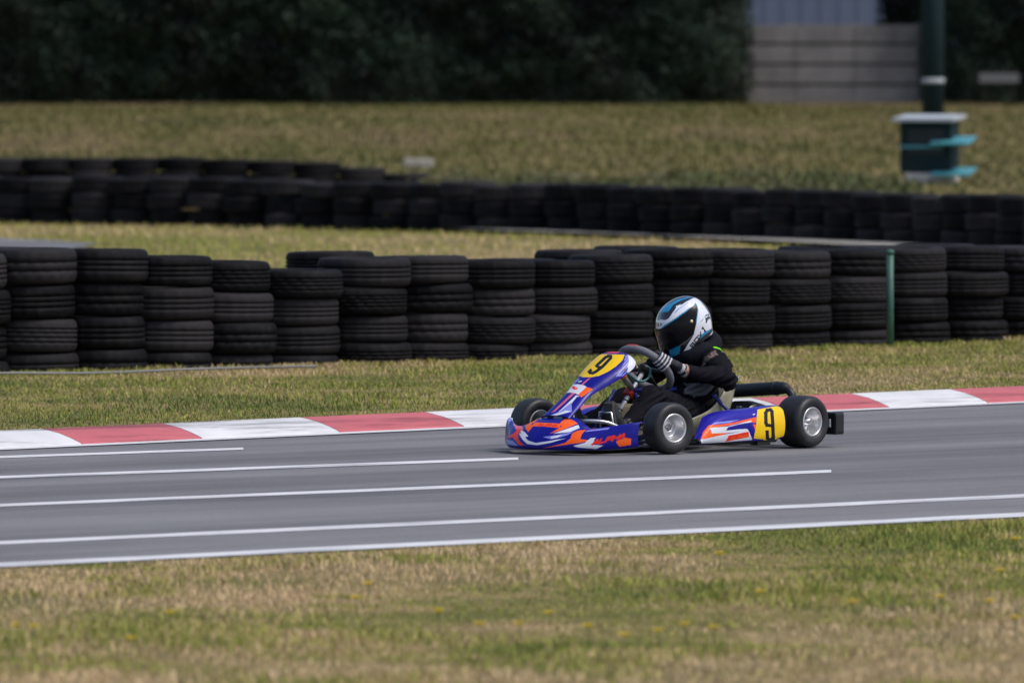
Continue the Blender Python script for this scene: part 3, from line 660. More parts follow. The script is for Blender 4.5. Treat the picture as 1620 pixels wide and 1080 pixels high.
for i, (a0, a1) in enumerate(zip(cuts[:-1], cuts[1:])):
    ns = max(3, int((a1 - a0) / .15)); sa = np.linspace(a0 + .003, a1 - .003, ns)
    P0 = np.stack([np.interp(sa, arc, F0[:, 0]), np.interp(sa, arc, F0[:, 1])], -1); N0 = np.stack([np.interp(sa, arc, nrm[:, 0]), np.interp(sa, arc, nrm[:, 1])], -1)
    G_ = np.zeros((len(prof), ns, 3))
    for k, (q, zz) in enumerate(prof):
        G_[k, :, :2] = P0 + N0 * (q + .004); G_[k, :, 2] = zz
    VV.append(G_.reshape(-1, 3)); fq = grid_faces(len(prof), ns, off=off); FF.append(fq); FM.append(np.full(len(fq), (i - n_pre + 1) % 2)); off += G_.size // 3
# block index n_pre+1 starts at bx[0]; red between 122 and 312
tag(link('kerb', mesh_np('kerb', np.concatenate(VV), [np.concatenate(FF)], None, smooth=False, mats=[m_red, m_kwhite], fmat=np.concatenate(FM))), kind='structure')

# ---------------------------------------------------------------- grass
m_grass = attr_mat('grass blades', .7, var=.1, spec=.2)
STRAW = np.array([.66, .50, .30]); OLIVE = np.array([.43, .39, .115]); GREEN = np.array([.27, .31, .060]); DEEP = np.array([.14, .185, .05]); BROWN = np.array([.50, .36, .22])
def blades(name, X, Y, h, w, mixf, tone=1., lean=.45, seed=1, zfun=terr):
    rng = np.random.default_rng(seed); n = len(X)
    Zb = zfun(X, Y) - .006
    ph = rng.uniform(0, 2 * PI, n); H_ = h * rng.uniform(.55, 1.25, n); W_ = w * rng.uniform(.7, 1.3, n)
    ld = rng.uniform(0, 2 * PI, n); la = H_ * rng.uniform(.05, lean, n) * 1.6
    dx, dy = np.cos(ph) * W_ / 2, np.sin(ph) * W_ / 2; lx, ly = np.cos(ld) * la, np.sin(ld) * la
    V = np.zeros((n, 5, 3))
    V[:, 0] = np.stack([X - dx, Y - dy, Zb], -1); V[:, 1] = np.stack([X + dx, Y + dy, Zb], -1)
    V[:, 2] = np.stack([X + dx * .8 + lx * .35, Y + dy * .8 + ly * .35, Zb + H_ * .6], -1); V[:, 3] = np.stack([X - dx * .8 + lx * .35, Y - dy * .8 + ly * .35, Zb + H_ * .6], -1)
    V[:, 4] = np.stack([X + lx, Y + ly, Zb + H_], -1)
    i = np.arange(n)[:, None] * 5
    q = i + np.array([[0, 1, 2, 3]]); t = i + np.array([[3, 2, 4]])
    f_ = mixf(X, Y)                                            # 0 straw .. 1 green, per patch
    f_ = np.clip(f_ + rng.normal(0, .16, n), 0, 1)[:, None]
    stops = np.array([0, .22, .42, .68, 1.]); cols = np.array([STRAW, BROWN * 1.15, OLIVE, GREEN, DEEP])
    C = np.stack([np.interp(f_[:, 0], stops, cols[:, k]) for k in range(3)], -1) * tone * rng.uniform(.75, 1.25, (n, 1))
    C = np.repeat(C[:, None], 5, 1).reshape(-1, 3)
    me = mesh_np(name, V, [q, t], m_grass, C, smooth=False)
    return tag(link(name, me), 'short dry grass of mixed straw and green blades', None, None, 'stuff')
def patch(sc, seed, lo=.30, hi=.70):
    return lambda X, Y: np.clip((.65 * fbm(X * sc, Y * sc * .5, seed) + .35 * fbm(X * sc * 4, Y * sc * 4, seed + 7) - lo) / (hi - lo), 0, 1)
# foreground verge
r_ = np.random.default_rng(3)
X = r_.uniform(-3.6, 3.8, 190000); Y = r_.uniform(28.5, 42.5, 190000)
d_ = edge_y(X) - Y; ragged = .10 * (fbm(X * 2.2, Y * 0, 19) - .52); bare = fbm(X * .9, Y * .55, 91)
k_ = (d_ > ragged) & (r_.uniform(0, 1, len(X)) < np.clip(.45 + d_ / .3, 0, 1) * np.clip((bare - .30) / .12, .22, 1)); X, Y, d_ = X[k_], Y[k_], d_[k_]
gp = fbm(X * 1.1, Y * .8, 77)
hh = .013 + .030 * np.clip(d_ / .9, .05, 1) * np.clip((gp - .25) * 1.9, .1, 1.2)
blades('foreground_grass', X, Y, hh, .006, lambda a, c_: np.clip(.84 - patch(.75, 21, .36, .64)(a, c_), 0, 1), 1., seed=5)
# verge between kerb and tyre wall
X = r_.uniform(-5, 5.5, 170000); Y = r_.uniform(49, 68.5, 170000); d_ = kerb_d(X, Y)
k_ = (d_ > KW + .03) & (d_ < 7.2); X, Y, d_ = X[k_], Y[k_], d_[k_]
hh = .014 + .034 * fbm(X, Y, 31)**1.5 * np.clip((d_ - KW) / 1., .2, 1)
blades('verge_grass', X, Y, hh, .007, lambda a, c_: np.clip(patch(.6, 41, .30, .64)(a, c_) + .06, 0, 1), .95, seed=6)
m_track2 = m_asph
X = r_.uniform(-8.5, 8.5, 70000); Y = r_.uniform(66, 112, 70000); d_ = kerb_d(X, Y); k_ = (d_ > 7.9)
X, Y = X[k_], Y[k_]
# the field is mown, with a bare worn strip in front of the second wall
blades('infield_grass', X, Y, .05, .013, lambda a, c_: np.clip(patch(.28, 61, .35, .62)(a, c_) * .55 + .12, 0, 1), 1.1, seed=8)
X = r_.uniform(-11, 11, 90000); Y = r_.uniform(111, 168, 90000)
blades('bank_grass', X, Y, .07, .018, lambda a, c_: np.clip(patch(.30, 71, .36, .62)(a, c_) * .85 + .2, 0, 1), .31, seed=9)  # low tone puts the bank's dimmer, clouded light into the blade colour
# yellow wildflowers in the foreground
m_yel = plain('yellow petals', (.75, .55, .02), .6); m_stem = plain('flower stem', (.12, .16, .04), .7)
def flower(x, y, h):
    t = thing('wildflower', 'small yellow wildflower standing in the foreground grass', 'flower', (x, y, float(terr(x, y)) - .006), 0, 'yellow wildflowers in the foreground grass')
    mb = MB(); mb.tube([(0, 0, 0), (.004, 0, h * .6), (0, .003, h)], .0022, 5); mb.build('stem', m_stem, t)
    mb = MB()
    for k in range(9):
        a = 2 * PI * k / 9
        mb.box((.011 * math.cos(a), .011 * math.sin(a), h + .004), (.020, .007, .002), Matrix.Rotation(a, 3, 'Z') @ Matrix.Rotation(-.35, 3, 'Y'))
    mb.lathe([(.001, .007), (.007, .006), (.007, -.003), (.001, -.004)], (0, 0, h), (0, 0, 1), 8); mb.build('flower_head', m_yel, t)
for px, py in [(275, 984), (580, 927), (30, 1010), (60, 1003), (200, 1024), (1140, 887), (1200, 946), (1355, 966), (1080, 1002), (815, 1000), (860, 978), (1040, 1014), (1130, 1010), (1570, 966), (1600, 983), (930, 1000), (700, 985), (760, 995), (560, 955), (1600, 862), (1590, 912), (990, 1020), (1480, 958)]:
    g = ground(px + RNG.uniform(-8, 8), py + 14, 0.02); flower(g[0], g[1], RNG.uniform(.055, .085))

# ---------------------------------------------------------------- tyre walls
m_tyre, nt, b = new_mat('old tyre rubber')
n = noise(nt, 5, 8, .7); n3 = noise(nt, 60, 4, .7)
oi = nt.nodes.new('ShaderNodeObjectInfo')
base = ramp(nt, oi.outputs['Random'], [(0, (.0035, .0035, .005)), (.5, (.007, .0066, .0088)), (1, (.027, .025, .028))])
dust = ramp(nt, n.outputs[0], [(.52, (0, 0, 0)), (.78, (.28, .28, .28))])
nt.links.new(mixc(nt, dust.outputs[0], base.outputs[0], (.058, .054, .055, 1)), b.inputs['Base Color'])
b.inputs['Roughness'].default_value = .68; b.inputs['Specular IOR Level'].default_value = .13
bump(nt, b, n3.outputs[0], .25, .004)
def tyre_mesh(w, R=.29, seg=66, style=0):
    zf = [.30, .30, .14, .04, 0, .02, .08, .16, .22]; rf = [.66, .655, .66, .70, .82, .92, .965, .99, 1.]
    prof = [(R * r, w * z_) for r, z_ in zip(rf, zf)]
    grooves = [[.34, .50, .66], [.30, .44, .58, .70], [.38, .62]][style]
    for g_ in grooves:
        prof += [(R, w * (g_ - .022)), (R * .965, w * (g_ - .016)), (R * .965, w * (g_ + .016)), (R, w * (g_ + .022))]
    prof += [(r, w - z_) for r, z_ in prof[:9][::-1]]
    prof += [(R * .90, w * .72), (R * .93, w * .5), (R * .90, w * .28)]
    pr = np.array(prof); ang = np.linspace(0, 2 * PI, seg, endpoint=False)
    rr = np.repeat(pr[:, :1], seg, 1); zz = np.repeat(pr[:, 1:], seg, 1)
    tread = (pr[:, 0] > R * .985)
    for i in np.where(tread)[0]:
        lowr = (np.arange(seg) + (i // 4 if style else 0)) % 3 == 0
        rr[i, lowr] -= R * (.022 if .25 < pr[i, 1] / w < .75 else .03)
    V = np.stack([rr * np.cos(ang), rr * np.sin(ang), zz], -1)
    nr = len(pr); q = grid_faces(nr, seg, wrap=True)
    last = np.stack([(nr - 1) * seg + np.arange(seg), (nr - 1) * seg + (np.arange(seg) + 1) % seg, (np.arange(seg) + 1) % seg, np.arange(seg)], -1)
    return mesh_np('tyre', V, [np.concatenate([q, last])], m_tyre)
_tm = {}
def get_tyre(w, style):
    k = (round(w / .006), style)
    if k not in _tm: _tm[k] = tyre_mesh(k[0] * .006, style=style)
    return _tm[k]
def tyre(x, y, z, w, label, group, tilt=.0):
    o = link('tyre', get_tyre(w, random.choice([0, 0, 1, 2])))
    o.location = (x, y, z); o.rotation_euler = (random.gauss(0, tilt), random.gauss(0, tilt), random.uniform(0, 6.28))
    sx = random.uniform(.965, 1.035); k_s = random.uniform(.95, 1.02); o.scale = (sx * k_s, (2 - sx) * k_s, 1)
    return tag(o, label, 'tyre', group)
LEVEL = ['top', 'second from top', 'third from top', 'bottom']
TOPX = [-200, 0, 100, 230, 335, 435, 480, 600, 630, 690, 780, 870, 965, 1068, 1160, 1250, 1330, 1420, 1500, 1620, 1800]
TOPY = [404, 402, 393, 393, 408, 414, 427, 427, 401, 402, 408, 414, 411, 396, 391, 397, 398, 395, 391, 391, 391]
wall_n = np.array([-math.sin(math.radians(47)), math.cos(math.radians(47))])
cx = [-110, -5, 101, 207, 312, 417, 520, 622, 722, 821, 919, 1016, 1112, 1207, 1301, 1394, 1486, 1577, 1667, 1755]
def base_y(px): return float(np.interp(px, [-150, 0, 490, 1020, 1620, 1800], [594, 590, 578, 561, 536, 528]))
def stack(px, row, label_of, group, top_px, pitch, n_t, off):
    g = ground(px, base_y(px), .05); p = g[:2] + wall_n * (.29 + off)
    d0 = np.array(g); Yc = p[1] - .29
    ztop = float(at_depth(px, top_px, g[1] + (off * .7))[2])
    z = ztop
    for k in range(n_t):
        w = pitch * random.uniform(.96, 1.04); z -= w
        if z < -.12: break
        j = np.array([random.gauss(0, .012), random.gauss(0, .012)])
        tyre(p[0] + j[0], p[1] + j[1], z + .001, w - .002, label_of(k), group, .008)
for i, px in enumerate(cx):
    pitch = float(np.interp(px, [0, 200, 320, 420, 560, 680, 800, 900, 1070, 1160, 1300, 1420, 1600], [.212, .208, .195, .188, .175, .182, .180, .172, .182, .184, .176, .168, .166]))
    if 1 <= i <= 17:
        lab = lambda k, i=i: f'worn black tyre, {LEVEL[k]} in {ORD[i-1]} front stack from left of near wall'
    else:
        lab = lambda k, i=i: f'worn black tyre, {LEVEL[k]} in front stack {"before the leftmost" if i < 1 else "after the rightmost" if i == 18 else "two after the rightmost"} of near wall'
    stack(px, 0, lab, 'tyres stacked in the near tyre wall', float(np.interp(px, TOPX, TOPY)), pitch, 4, random.uniform(-.03, .03))
bxs = [(a + c_) / 2 for a, c_ in zip(cx[:-1], cx[1:])]
bi = 0
for i, px in enumerate(bxs):
    top = float(np.interp(px, TOPX, TOPY)) - random.uniform(0, 4)
    n_t = 4
    if 250 < px < 600: top = 450; n_t = 3
    if 600 < px < 700: top = 398
    lab = lambda k, i=i, n_t=n_t: f'worn black tyre, {(LEVEL if n_t == 4 else ["top", "middle", "bottom"])[k]} in {ORD[i]} rear stack from left of near wall'
    stack(px, 1, lab, 'tyres stacked in the near tyre wall', top, .182, n_t, .53)
# second wall
A2 = ground(-70, 350, .12)[:2]; B2 = ground(1700, 399, .105)[:2]; M2 = ground(850, 369, .11)[:2]
t_ = np.linspace(0, 1, 200); crv = ((1 - t_)**2)[:, None] * A2 + (2 * t_ * (1 - t_))[:, None] * (2 * M2 - (A2 + B2) / 2) + (t_**2)[:, None] * B2
al = np.concatenate([[0], np.cumsum(np.linalg.norm(np.diff(crv, axis=0), axis=1))]); n2s = min(35, int(al[-1] / .585))
for i in range(n2s):
    s_ = (i + .5) * .585
    x, y = np.interp(s_, al, crv[:, 0]), np.interp(s_, al, crv[:, 1]); z = .02 + float(terr(x, y)) - random.uniform(0, .06) * .6
    for k in range(3):
        w = .172 * random.uniform(.95, 1.05)
        tyre(x + random.gauss(0, .02), y + random.gauss(0, .02), z, w - .002, f'dark old tyre, {["bottom", "middle", "top"][k]} in {ORD[i]} stack from left of second wall', 'tyres stacked in the second tyre wall', .012)
        z += w
for i in range(12):
    px = -70 + i * 71.5; g = at_depth(px, 300, 116.5); zg = float(terr(g[0], 116.5)) - .02
    z = float(at_depth(px, float(np.interp(px, [-70, 300, 500, 600, 690], [250, 249, 257, 268, 281])), 116.2)[2]); k = 0
    while z > zg + .10:
        w = .165 * random.uniform(.95, 1.05); z -= w
        tyre(g[0], 116.5 + random.gauss(0, .03), z, w - .002, f'dark old tyre, {["top", "second from top", "third from top", "fourth from top"][k]} in {ORD[i]} stack from left of rearmost wall', 'tyres stacked in the rearmost tyre wall', .012)
        k += 1
print('tyres', sum(o.name.startswith('tyre') for o in COL.objects))

# green post in front of the near wall, pipe at its foot
m_green = plain('green painted steel', (.035, .11, .085), .5, var=.25)
g = ground(1408, base_y(1408) + 3, .05); top = at_depth(1408, 396, g[1])
t = thing('post', 'thin green steel post standing in front of the near tyre wall', 'post', (g[0], g[1], .04))
mb = MB(); mb.tube([(0, 0, -.05), (0, 0, top[2] - .05)], .024, 14); mb.build('pole', m_green, t)
mb = MB(); mb.lathe([(.001, .012), (.02, .009), (.028, 0), (.028, -.02), (.0235, -.02)], (0, 0, top[2] - .045), (0, 0, 1), 16); mb.build('cap', m_green, t)
pts = [ground(x, y, .065) for x, y in [(-200, 597), (0, 594), (150, 590), (320, 584.5), (500, 583)]]
mb = MB(); mb.tube(smooth_path([(p[0], p[1], .072 + .008 * math.sin(i * 2)) for i, p in enumerate(pts)]), .008, 8)
tag(mb.build('pipe', plain('grey plastic pipe', (.20, .20, .20), .6)), 'thin pale pipe lying along the foot of the near tyre wall', 'pipe')

# infield: far loop of track, its pale edging
def flat_poly(name, pxs, z, mat, kind='structure', dz=.012):
    V = [];
    for p in pxs:
        g = ground(p[0], p[1], z); g = ground(p[0], p[1], float(terr(g[0], g[1]))); V.append((g[0], g[1], float(terr(g[0], g[1])) + dz))
    return V
def ribbon(name, top, bot, mat, dz=.02, n=40):
    t = np.linspace(0, 1, n); rows = []
    for pl in (bot, top):
        P = np.array(pl, float); s = np.linspace(0, 1, len(P)); px = spline(s, P[:, 0], t); py = spline(s, P[:, 1], t); r = []
        for a, c_ in zip(px, py):
            z = .1
            for _ in range(3):
                g = ground(a, c_, z); z = float(terr(g[0], g[1]))
            r.append((g[0], g[1], z + dz))
        rows.append(r)
    return tag(link(name, mesh_np(name, np.array(rows), grid_faces(2, n), mat)), kind='structure')
ribbon('far_track', [(-400, 380), (-60, 384), (60, 387), (150, 393)], [(-400, 408), (-60, 408), (60, 408), (150, 395)], m_asph, .05)
ribbon('far_track_edging', [(420, 356), (560, 360), (760, 367.5), (1000, 375), (1180, 382), (1420, 392), (1700, 408)], [(420, 356.6), (560, 361.2), (760, 370), (1000, 378.5), (1180, 386.5), (1420, 398), (1700, 415)], m_conc, .05)
m_dirt = plain('bare trodden earth', (.15, .11, .085), .95, var=.35, scale=3, bumps=.5)
ribbon('dirt_strip', [(420, 350), (620, 351), (800, 353), (1000, 358), (1200, 367), (1450, 378)], [(420, 351.5), (620, 358), (800, 366), (1000, 372.5), (1200, 380), (1450, 389)], m_dirt, .035)

# ---------------------------------------------------------------- vegetation
m_leaf = attr_mat('hedge leaves', .55, var=.1, spec=.3)
def leaves(name, P, size, C, parent=None, seed=2, mat=None):
    rng = np.random.default_rng(seed); n = len(P)
    a = rng.normal(0, 1, (n, 3)); a /= np.linalg.norm(a, axis=1, keepdims=True)
    b_ = np.cross(a, rng.normal(0, 1, (n, 3))); b_ /= np.linalg.norm(b_, axis=1, keepdims=True); nn_ = np.cross(a, b_)
    s = (size * rng.uniform(.6, 1.3, n))[:, None]
    V = np.stack([P - a * s * .5, P + b_ * s * .28 + nn_ * s * .08, P + a * s * .55, P - b_ * s * .28 + nn_ * s * .08], 1)
    q = np.arange(n)[:, None] * 4 + np.arange(4)[None]
    return link(name, mesh_np(name, V, [q], mat or m_leaf, np.repeat(C, 4, 0), smooth=False), parent)
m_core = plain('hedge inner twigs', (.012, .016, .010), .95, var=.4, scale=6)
m_bark = plain('dark bark', (.05, .04, .03), .9, var=.3, scale=12, bumps=.6)
def hedge(name, label, x0, x1, y, h, n, seed, depth=1.4, endround=.8):
    t = thing(name, label, 'hedge', ((x0 + x1) / 2, y, float(terr((x0 + x1) / 2, y))))
    rng = np.random.default_rng(seed); ox, oy, oz = t.location
    X = rng.uniform(x0, x1, n); zr = rng.uniform(0, 1, n) ** .9
    top = h * (.88 + .24 * fbm(X * .7, X * 0, seed)); Z = .04 + top * zr
    bul = 1.1 * (fbm(X * .9, Z * 1.1, seed + 1) - .5) + .45 * (fbm(X * 3.1, Z * 3.3, seed + 2) - .5)
    endf = np.clip(np.minimum(X - x0, x1 - X) / endround, 0, 1); under = np.clip((.5 - Z) / .5, 0, 1)
    front = y + depth * (1 - np.sqrt(endf)) - bul + .22 * under
    topf = np.clip((Z / top - .8) / .2, 0, 1); front = front + topf**2 * depth * .6
    Yv = front + np.abs(rng.normal(0, .16, n))
    k = rng.uniform(0, 1, n) < (.35 + .65 * np.clip(1 - under * 1.1, 0, 1)); X, Yv, Z = X[k], Yv[k], Z[k]
    cl = fbm(X * 1.6, Z * 1.9, seed + 4); cl = np.clip((cl - .3) / .4, 0, 1)[:, None]
    C = (np.array([.006, .013, .011]) * (1 - cl) + np.array([.024, .048, .028]) * cl) * rng.uniform(.7, 1.35, (len(X), 1))
    leaves('foliage', np.stack([X - ox, Yv - oy, Z], -1), .085, C, t, seed)
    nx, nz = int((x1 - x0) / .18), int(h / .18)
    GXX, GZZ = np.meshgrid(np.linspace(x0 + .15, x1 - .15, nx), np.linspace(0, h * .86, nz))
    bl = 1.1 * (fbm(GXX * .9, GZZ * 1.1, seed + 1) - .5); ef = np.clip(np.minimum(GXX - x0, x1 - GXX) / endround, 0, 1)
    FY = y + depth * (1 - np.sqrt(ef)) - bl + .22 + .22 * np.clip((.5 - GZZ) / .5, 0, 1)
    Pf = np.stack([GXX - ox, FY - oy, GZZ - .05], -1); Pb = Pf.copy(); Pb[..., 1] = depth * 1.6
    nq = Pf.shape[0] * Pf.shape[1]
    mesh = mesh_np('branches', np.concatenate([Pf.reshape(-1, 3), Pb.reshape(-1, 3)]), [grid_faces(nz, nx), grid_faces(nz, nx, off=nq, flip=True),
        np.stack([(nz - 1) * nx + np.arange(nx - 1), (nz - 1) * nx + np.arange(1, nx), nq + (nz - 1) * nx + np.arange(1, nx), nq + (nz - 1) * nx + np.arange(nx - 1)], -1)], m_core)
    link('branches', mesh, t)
    for xx in np.arange(x0 + .6, x1 - .3, .9):
        mb = MB(); xj = xx + rng.uniform(-.25, .25)
        mb.tube([(xj - ox, 1.0, -.1), (xj - ox + rng.uniform(-.1, .1), 1.0, .4), (xj - ox + rng.uniform(-.2, .2), 1.1, 1.4)], [.06, .045, .03], 8); mb.build('trunk', m_bark, t)
    return t
YH = 167.
def xat(px, Y): return float(at_depth(px, 100, Y)[0])
hedge('hedge', 'long dense dark green hedge along the top of the grass bank', xat(-230, YH), xat(1195, YH), YH, 3.6, 90000, 5)
hedge('hedge', 'dark hedge to the right of the concrete panel wall', xat(1462, YH), xat(1850, YH), YH + .2, 3.4, 26000, 15)
hedge('hedge', 'dark shrubs rising behind the right end of the concrete wall', xat(1392, YH + 2.5), xat(1530, YH + 2.5), YH + 2.5, 3.5, 9000, 25)
# weeds behind the second wall
rng = np.random.default_rng(44); P = []; C = []
for i in range(230):
    px = rng.uniform(640, 1430); Yw = rng.uniform(112, 119); x = xat(px, Yw)
    amp = .12 + .25 * fbm(px * .011, 0 * px, 3)
    if fbm(np.array([px * .013]), np.array([Yw * .3]), 8)[0] < .40: continue
    m_ = 90; z0 = float(terr(x, Yw)); q = rng.normal(0, 1, (m_, 3)) * np.array([.16, .16, 0]); q[:, 2] = rng.uniform(0, 1, m_) * amp
    P.append(q + np.array([x, Yw, z0])); cc_ = np.array([.085, .105, .030]) if rng.uniform() < .6 else np.array([.14, .13, .06])
    C.append(np.tile(cc_, (m_, 1)) * rng.uniform(.7, 1.3, (m_, 1)))
w_ = leaves('weeds', np.concatenate(P), .07, np.concatenate(C), None, 9); tag(w_, 'low green weeds growing along the back of the second tyre wall', None, None, 'stuff')
def tuft(px, py, w, h, label, col, seed, z=.1):
    g = ground(px, py, z); r2 = np.random.default_rng(seed); n = 260
    X = g[0] + r2.normal(0, w * .4, n); Y = g[1] + r2.normal(0, .12, n)
    o = blades('weed_clump', X, Y, h, .02, lambda a, c_: np.full(len(a), .25), 1.5, .9, seed)
    del o['kind']; tag(o, label, 'weeds'); return o
tuft(315, 352, .45, .16, 'pale dry weed clump at the foot of the second tyre wall', STRAW, 51)
# tall grass at the foot of the near wall
X = []; Y = []
for i in range(9000):
    px = r_.uniform(-120, 1760); g = ground(px, base_y(px) + r_.uniform(-2, 3.5), .05); X.append(g[0]); Y.append(g[1])
X = np.array(X); Y = np.array(Y); sel = fbm(X * 1.7, Y * 1.7, 12) > .47; X, Y = X[sel], Y[sel]
blades('wall_foot_grass', X, Y, .022 + .05 * fbm(X * 2, Y * 2, 14)**2.5, .007, lambda a, c_: patch(.8, 43, .25, .7)(a, c_), .9, .7, 15)

# ---------------------------------------------------------------- far structures
m_panel, nt, b = new_mat('weathered concrete panel')
n = noise(nt, 1.3, 7, .65); n2 = noise(nt, 25, 5, .7)
c1 = ramp(nt, n.outputs[0], [(.3, (.115, .110, .115)), (.7, (.235, .222, .224))]); nt.links.new(c1.outputs[0], b.inputs['Base Color']); b.inputs['Roughness'].default_value = .9
bump(nt, b, n2.outputs[0], .4, .01)
YW = 168.5; zb = float(at_depth(1300, 162, YW)[2]) - .05; zt = float(at_depth(1300, 38, YW)[2])
t = thing('concrete_wall', 'low wall of grey concrete panels between the two hedges', 'wall', (xat(1300, YW), YW, zb))
xs_ = [xat(p, YW) - t.location[0] for p in (1150, 1258, 1352, 1452)]; ph = (zt - zb) / 4
for i in range(3):
    for k in range(4):
        mb = MB(); mb.box(((xs_[i] + xs_[i + 1]) / 2, 0, ph * (k + .5)), (xs_[i + 1] - xs_[i] - .012, .06, ph - .045), None, .008); mb.build('panel', m_panel, t)
for k in range(1, 4):  # dark strips added behind the panel gaps to stand in for shade
    mb = MB(); mb.box(((xs_[0] + xs_[-1]) / 2, .025, ph * k), (xs_[-1] - xs_[0] - .02, .05, .05)); mb.build('joint_shade', m_core, t)
for i, x in enumerate(xs_):
    mb = MB(); mb.box((x, .095, ph * 2 - .1), (.14, .08, ph * 4 + .2), None, .01); mb.build('post', m_panel, t)
m_shed, nt, b = new_mat('grey blue sheet cladding')
b.inputs['Base Color'].default_value = (.105, .135, .215, 1); b.inputs['Roughness'].default_value = .55
n = noise(nt, 2, 5); bump(nt, b, n.outputs[0], .1, .01)
YS = 186.; t = thing('shed', 'grey blue metal clad shed standing behind the concrete wall', 'building', (xat(1300, YS), YS, float(terr(0, YS))))
mb = MB()
sx0, sx1 = xat(1120, YS) - t.location[0], xat(1560, YS) - t.location[0]
k = 0; x = sx0
while x < sx1:
    mb.box((x + .09, .02 * (k % 2), 1.6), (.18, .05, 3.2)); x += .18; k += 1
mb.build('wall', m_shed, t)
mb = MB(); mb.prism([(-.2, 3.15), (2.2, 4.1), (2.2, 4.18), (-.2, 3.23)], sx0 - .2, sx1 + .2, 'x'); mb.build('roof', plain('grey roof sheet', (.2, .21, .24), .5), t)
# dark pole
m_teal = plain('dark teal paint', (.008, .024, .030), .7, var=.35, spec=.2); m_cy = plain('turquoise painted board', (.07, .30, .36), .5, var=.2); m_pale = plain('pale weathered paint', (.42, .46, .50), .6, var=.2); m_wblock = plain('whitewashed block', (.52, .50, .49), .8, var=.15)
Yp = 140.; t = thing('pole', 'thick dark teal pole rising behind the marshal hut', 'pole', (xat(1476, Yp), Yp, float(terr(xat(1476, Yp), Yp))))
mb = MB(); mb.tube([(0, 0, -.1), (0, 0, 2.2), (0, 0, 5.)], [.16, .155, .14], 20); mb.build('shaft', m_teal, t)
zr = float(at_depth(1476, 128, Yp)[2]) - t.location[2]
mb = MB(); mb.lathe([(.158, -.035), (.168, -.03), (.168, .03), (.158, .035)], (0, 0, zr), (0, 0, 1), 20); mb.build('band', m_pale, t)
# marshal hut
Yk = 121.; zk = float(terr(xat(1475, Yk), Yk)); sc = F_PX / Yk
t = thing('marshal_hut', 'small dark teal marshal hut with pale roof and turquoise shelves on a white block', 'hut', (xat(1475, Yk), Yk, zk), math.radians(-18))
U = 1 / sc
mb = MB(); mb.box((0, 0, 8 * U), (74 * U, .42, 17 * U), None, .015); mb.build('base_block', m_wblock, t)
mb = MB(); mb.box((-4 * U, 0, 58 * U), (84 * U, .40, 82 * U), None, .01); mb.build('body', m_teal, t)
mb = MB(); mb.box((-4 * U, -.203, 66 * U), (58 * U, .012, 40 * U), None, .004); mb.build('hatch', plain('dark hatch', (.008, .016, .022), .4), t)
mb = MB(); mb.prism([(-.33, 98 * U), (.30, 104 * U), (.30, 109 * U), (-.33, 103 * U)], -54 * U, 46 * U, 'x'); mb.build('roof', m_pale, t)
mb = MB(); mb.box((-10 * U, -.225, 58 * U), (70 * U, .05, 4 * U), None, .004); mb.build('trim', m_cy, t)
for zz in (68 * U, 19 * U):      # folding boards standing out to the right
    mb = MB(); mb.box((40 * U, -.16, zz), (64 * U, .40, 3 * U), Matrix.Rotation(.22, 3, 'X'), .004); mb.build('shelf', m_cy, t)
Yb = 128.; g = at_depth(662, 241, Yb)
mb = MB(); mb.box((0, 0, .06), (.40, .3, .14), None, .02); o = mb.build('concrete_block', m_conc); o.location = (g[0], Yb, float(terr(g[0], Yb)) - .01); tag(o, 'small grey concrete block lying on the grass bank', 'block')
def tag_leg(o, x):
    mb = MB(); mb.box((x, .04, -.27), (.04, .04, .5)); mb.build('leg', m_core, o)
Yb = 165.6; g = at_depth(1577, 131, Yb); mb = MB(); mb.box((0, 0, 0), (.68, .03, .17), Matrix.Rotation(-.25, 3, 'X'), .006); o = mb.build('board', plain('weathered grey board', (.09, .09, .095), .8, var=.25)); o.location = (g[0], Yb - .75, float(g[2]) + .08); [tag_leg(o, x) for x in (-.25, .25)]; tag(o, 'dim grey board standing in front of the right hand hedge', 'board')
# ================================================================= kart
KG = math.radians(48); KL, KT = 1.02, .88
KO = Vector((1.12715362, 48.69826057, .006))
KROT = PI + KG
kart = thing('racing_kart', 'blue and orange racing kart with yellow number 9 plates, cornering on the grey track', 'go-kart', KO, KROT)
m_body = attr_mat('printed fairing plastic', .34, coat=.12, var=.14, scale=14, spec=.3)
m_rub, nt, b = new_mat('slick tyre rubber')
n = noise(nt, 30, 6, .7); c1 = ramp(nt, n.outputs[0], [(.3, (.010, .011, .014)), (.7, (.026, .026, .030))]); nt.links.new(c1.outputs[0], b.inputs['Base Color'])
b.inputs['Roughness'].default_value = .48; b.inputs['Specular IOR Level'].default_value = .45; bump(nt, b, n.outputs[0], .15, .002)
m_alu = plain('cast magnesium rim', (.62, .62, .64), .34, .75, .1, 40); m_steel = plain('bright steel', (.70, .70, .72), .25, 1., .08)
m_blk = plain('black plastic', (.012, .012, .015), .42, var=.2); m_exh = plain('blackened exhaust steel', (.008, .012, .018), .45, .0, .3, 20)
m_bluet = plain('blue powder coat', (.012, .022, .20), .3, var=.15, coat=.4); m_dkblue = plain('dark blue tube paint', (.008, .012, .05), .35, coat=.3)
m_suede = plain('grey suede rim', (.15, .15, .18), .8, var=.15, bumps=.2, scale=200); m_seat = plain('bare fibreglass', (.30, .285, .20), .42, var=.28, scale=14, coat=.2)
m_tank = plain('translucent cream plastic', (.42, .33, .21), .4, var=.1); m_or = plain('orange tape', (.95, .25, .02), .5); m_redp = plain('red anodised metal', (.32, .02, .015), .35, .3)
m_eng = plain('cast engine alloy', (.10, .10, .11), .45, .7, .3); m_greycap = plain('grey metal', (.25, .26, .28), .4, .6); m_tealc = plain('teal brake hose', (.01, .12, .11), .4)

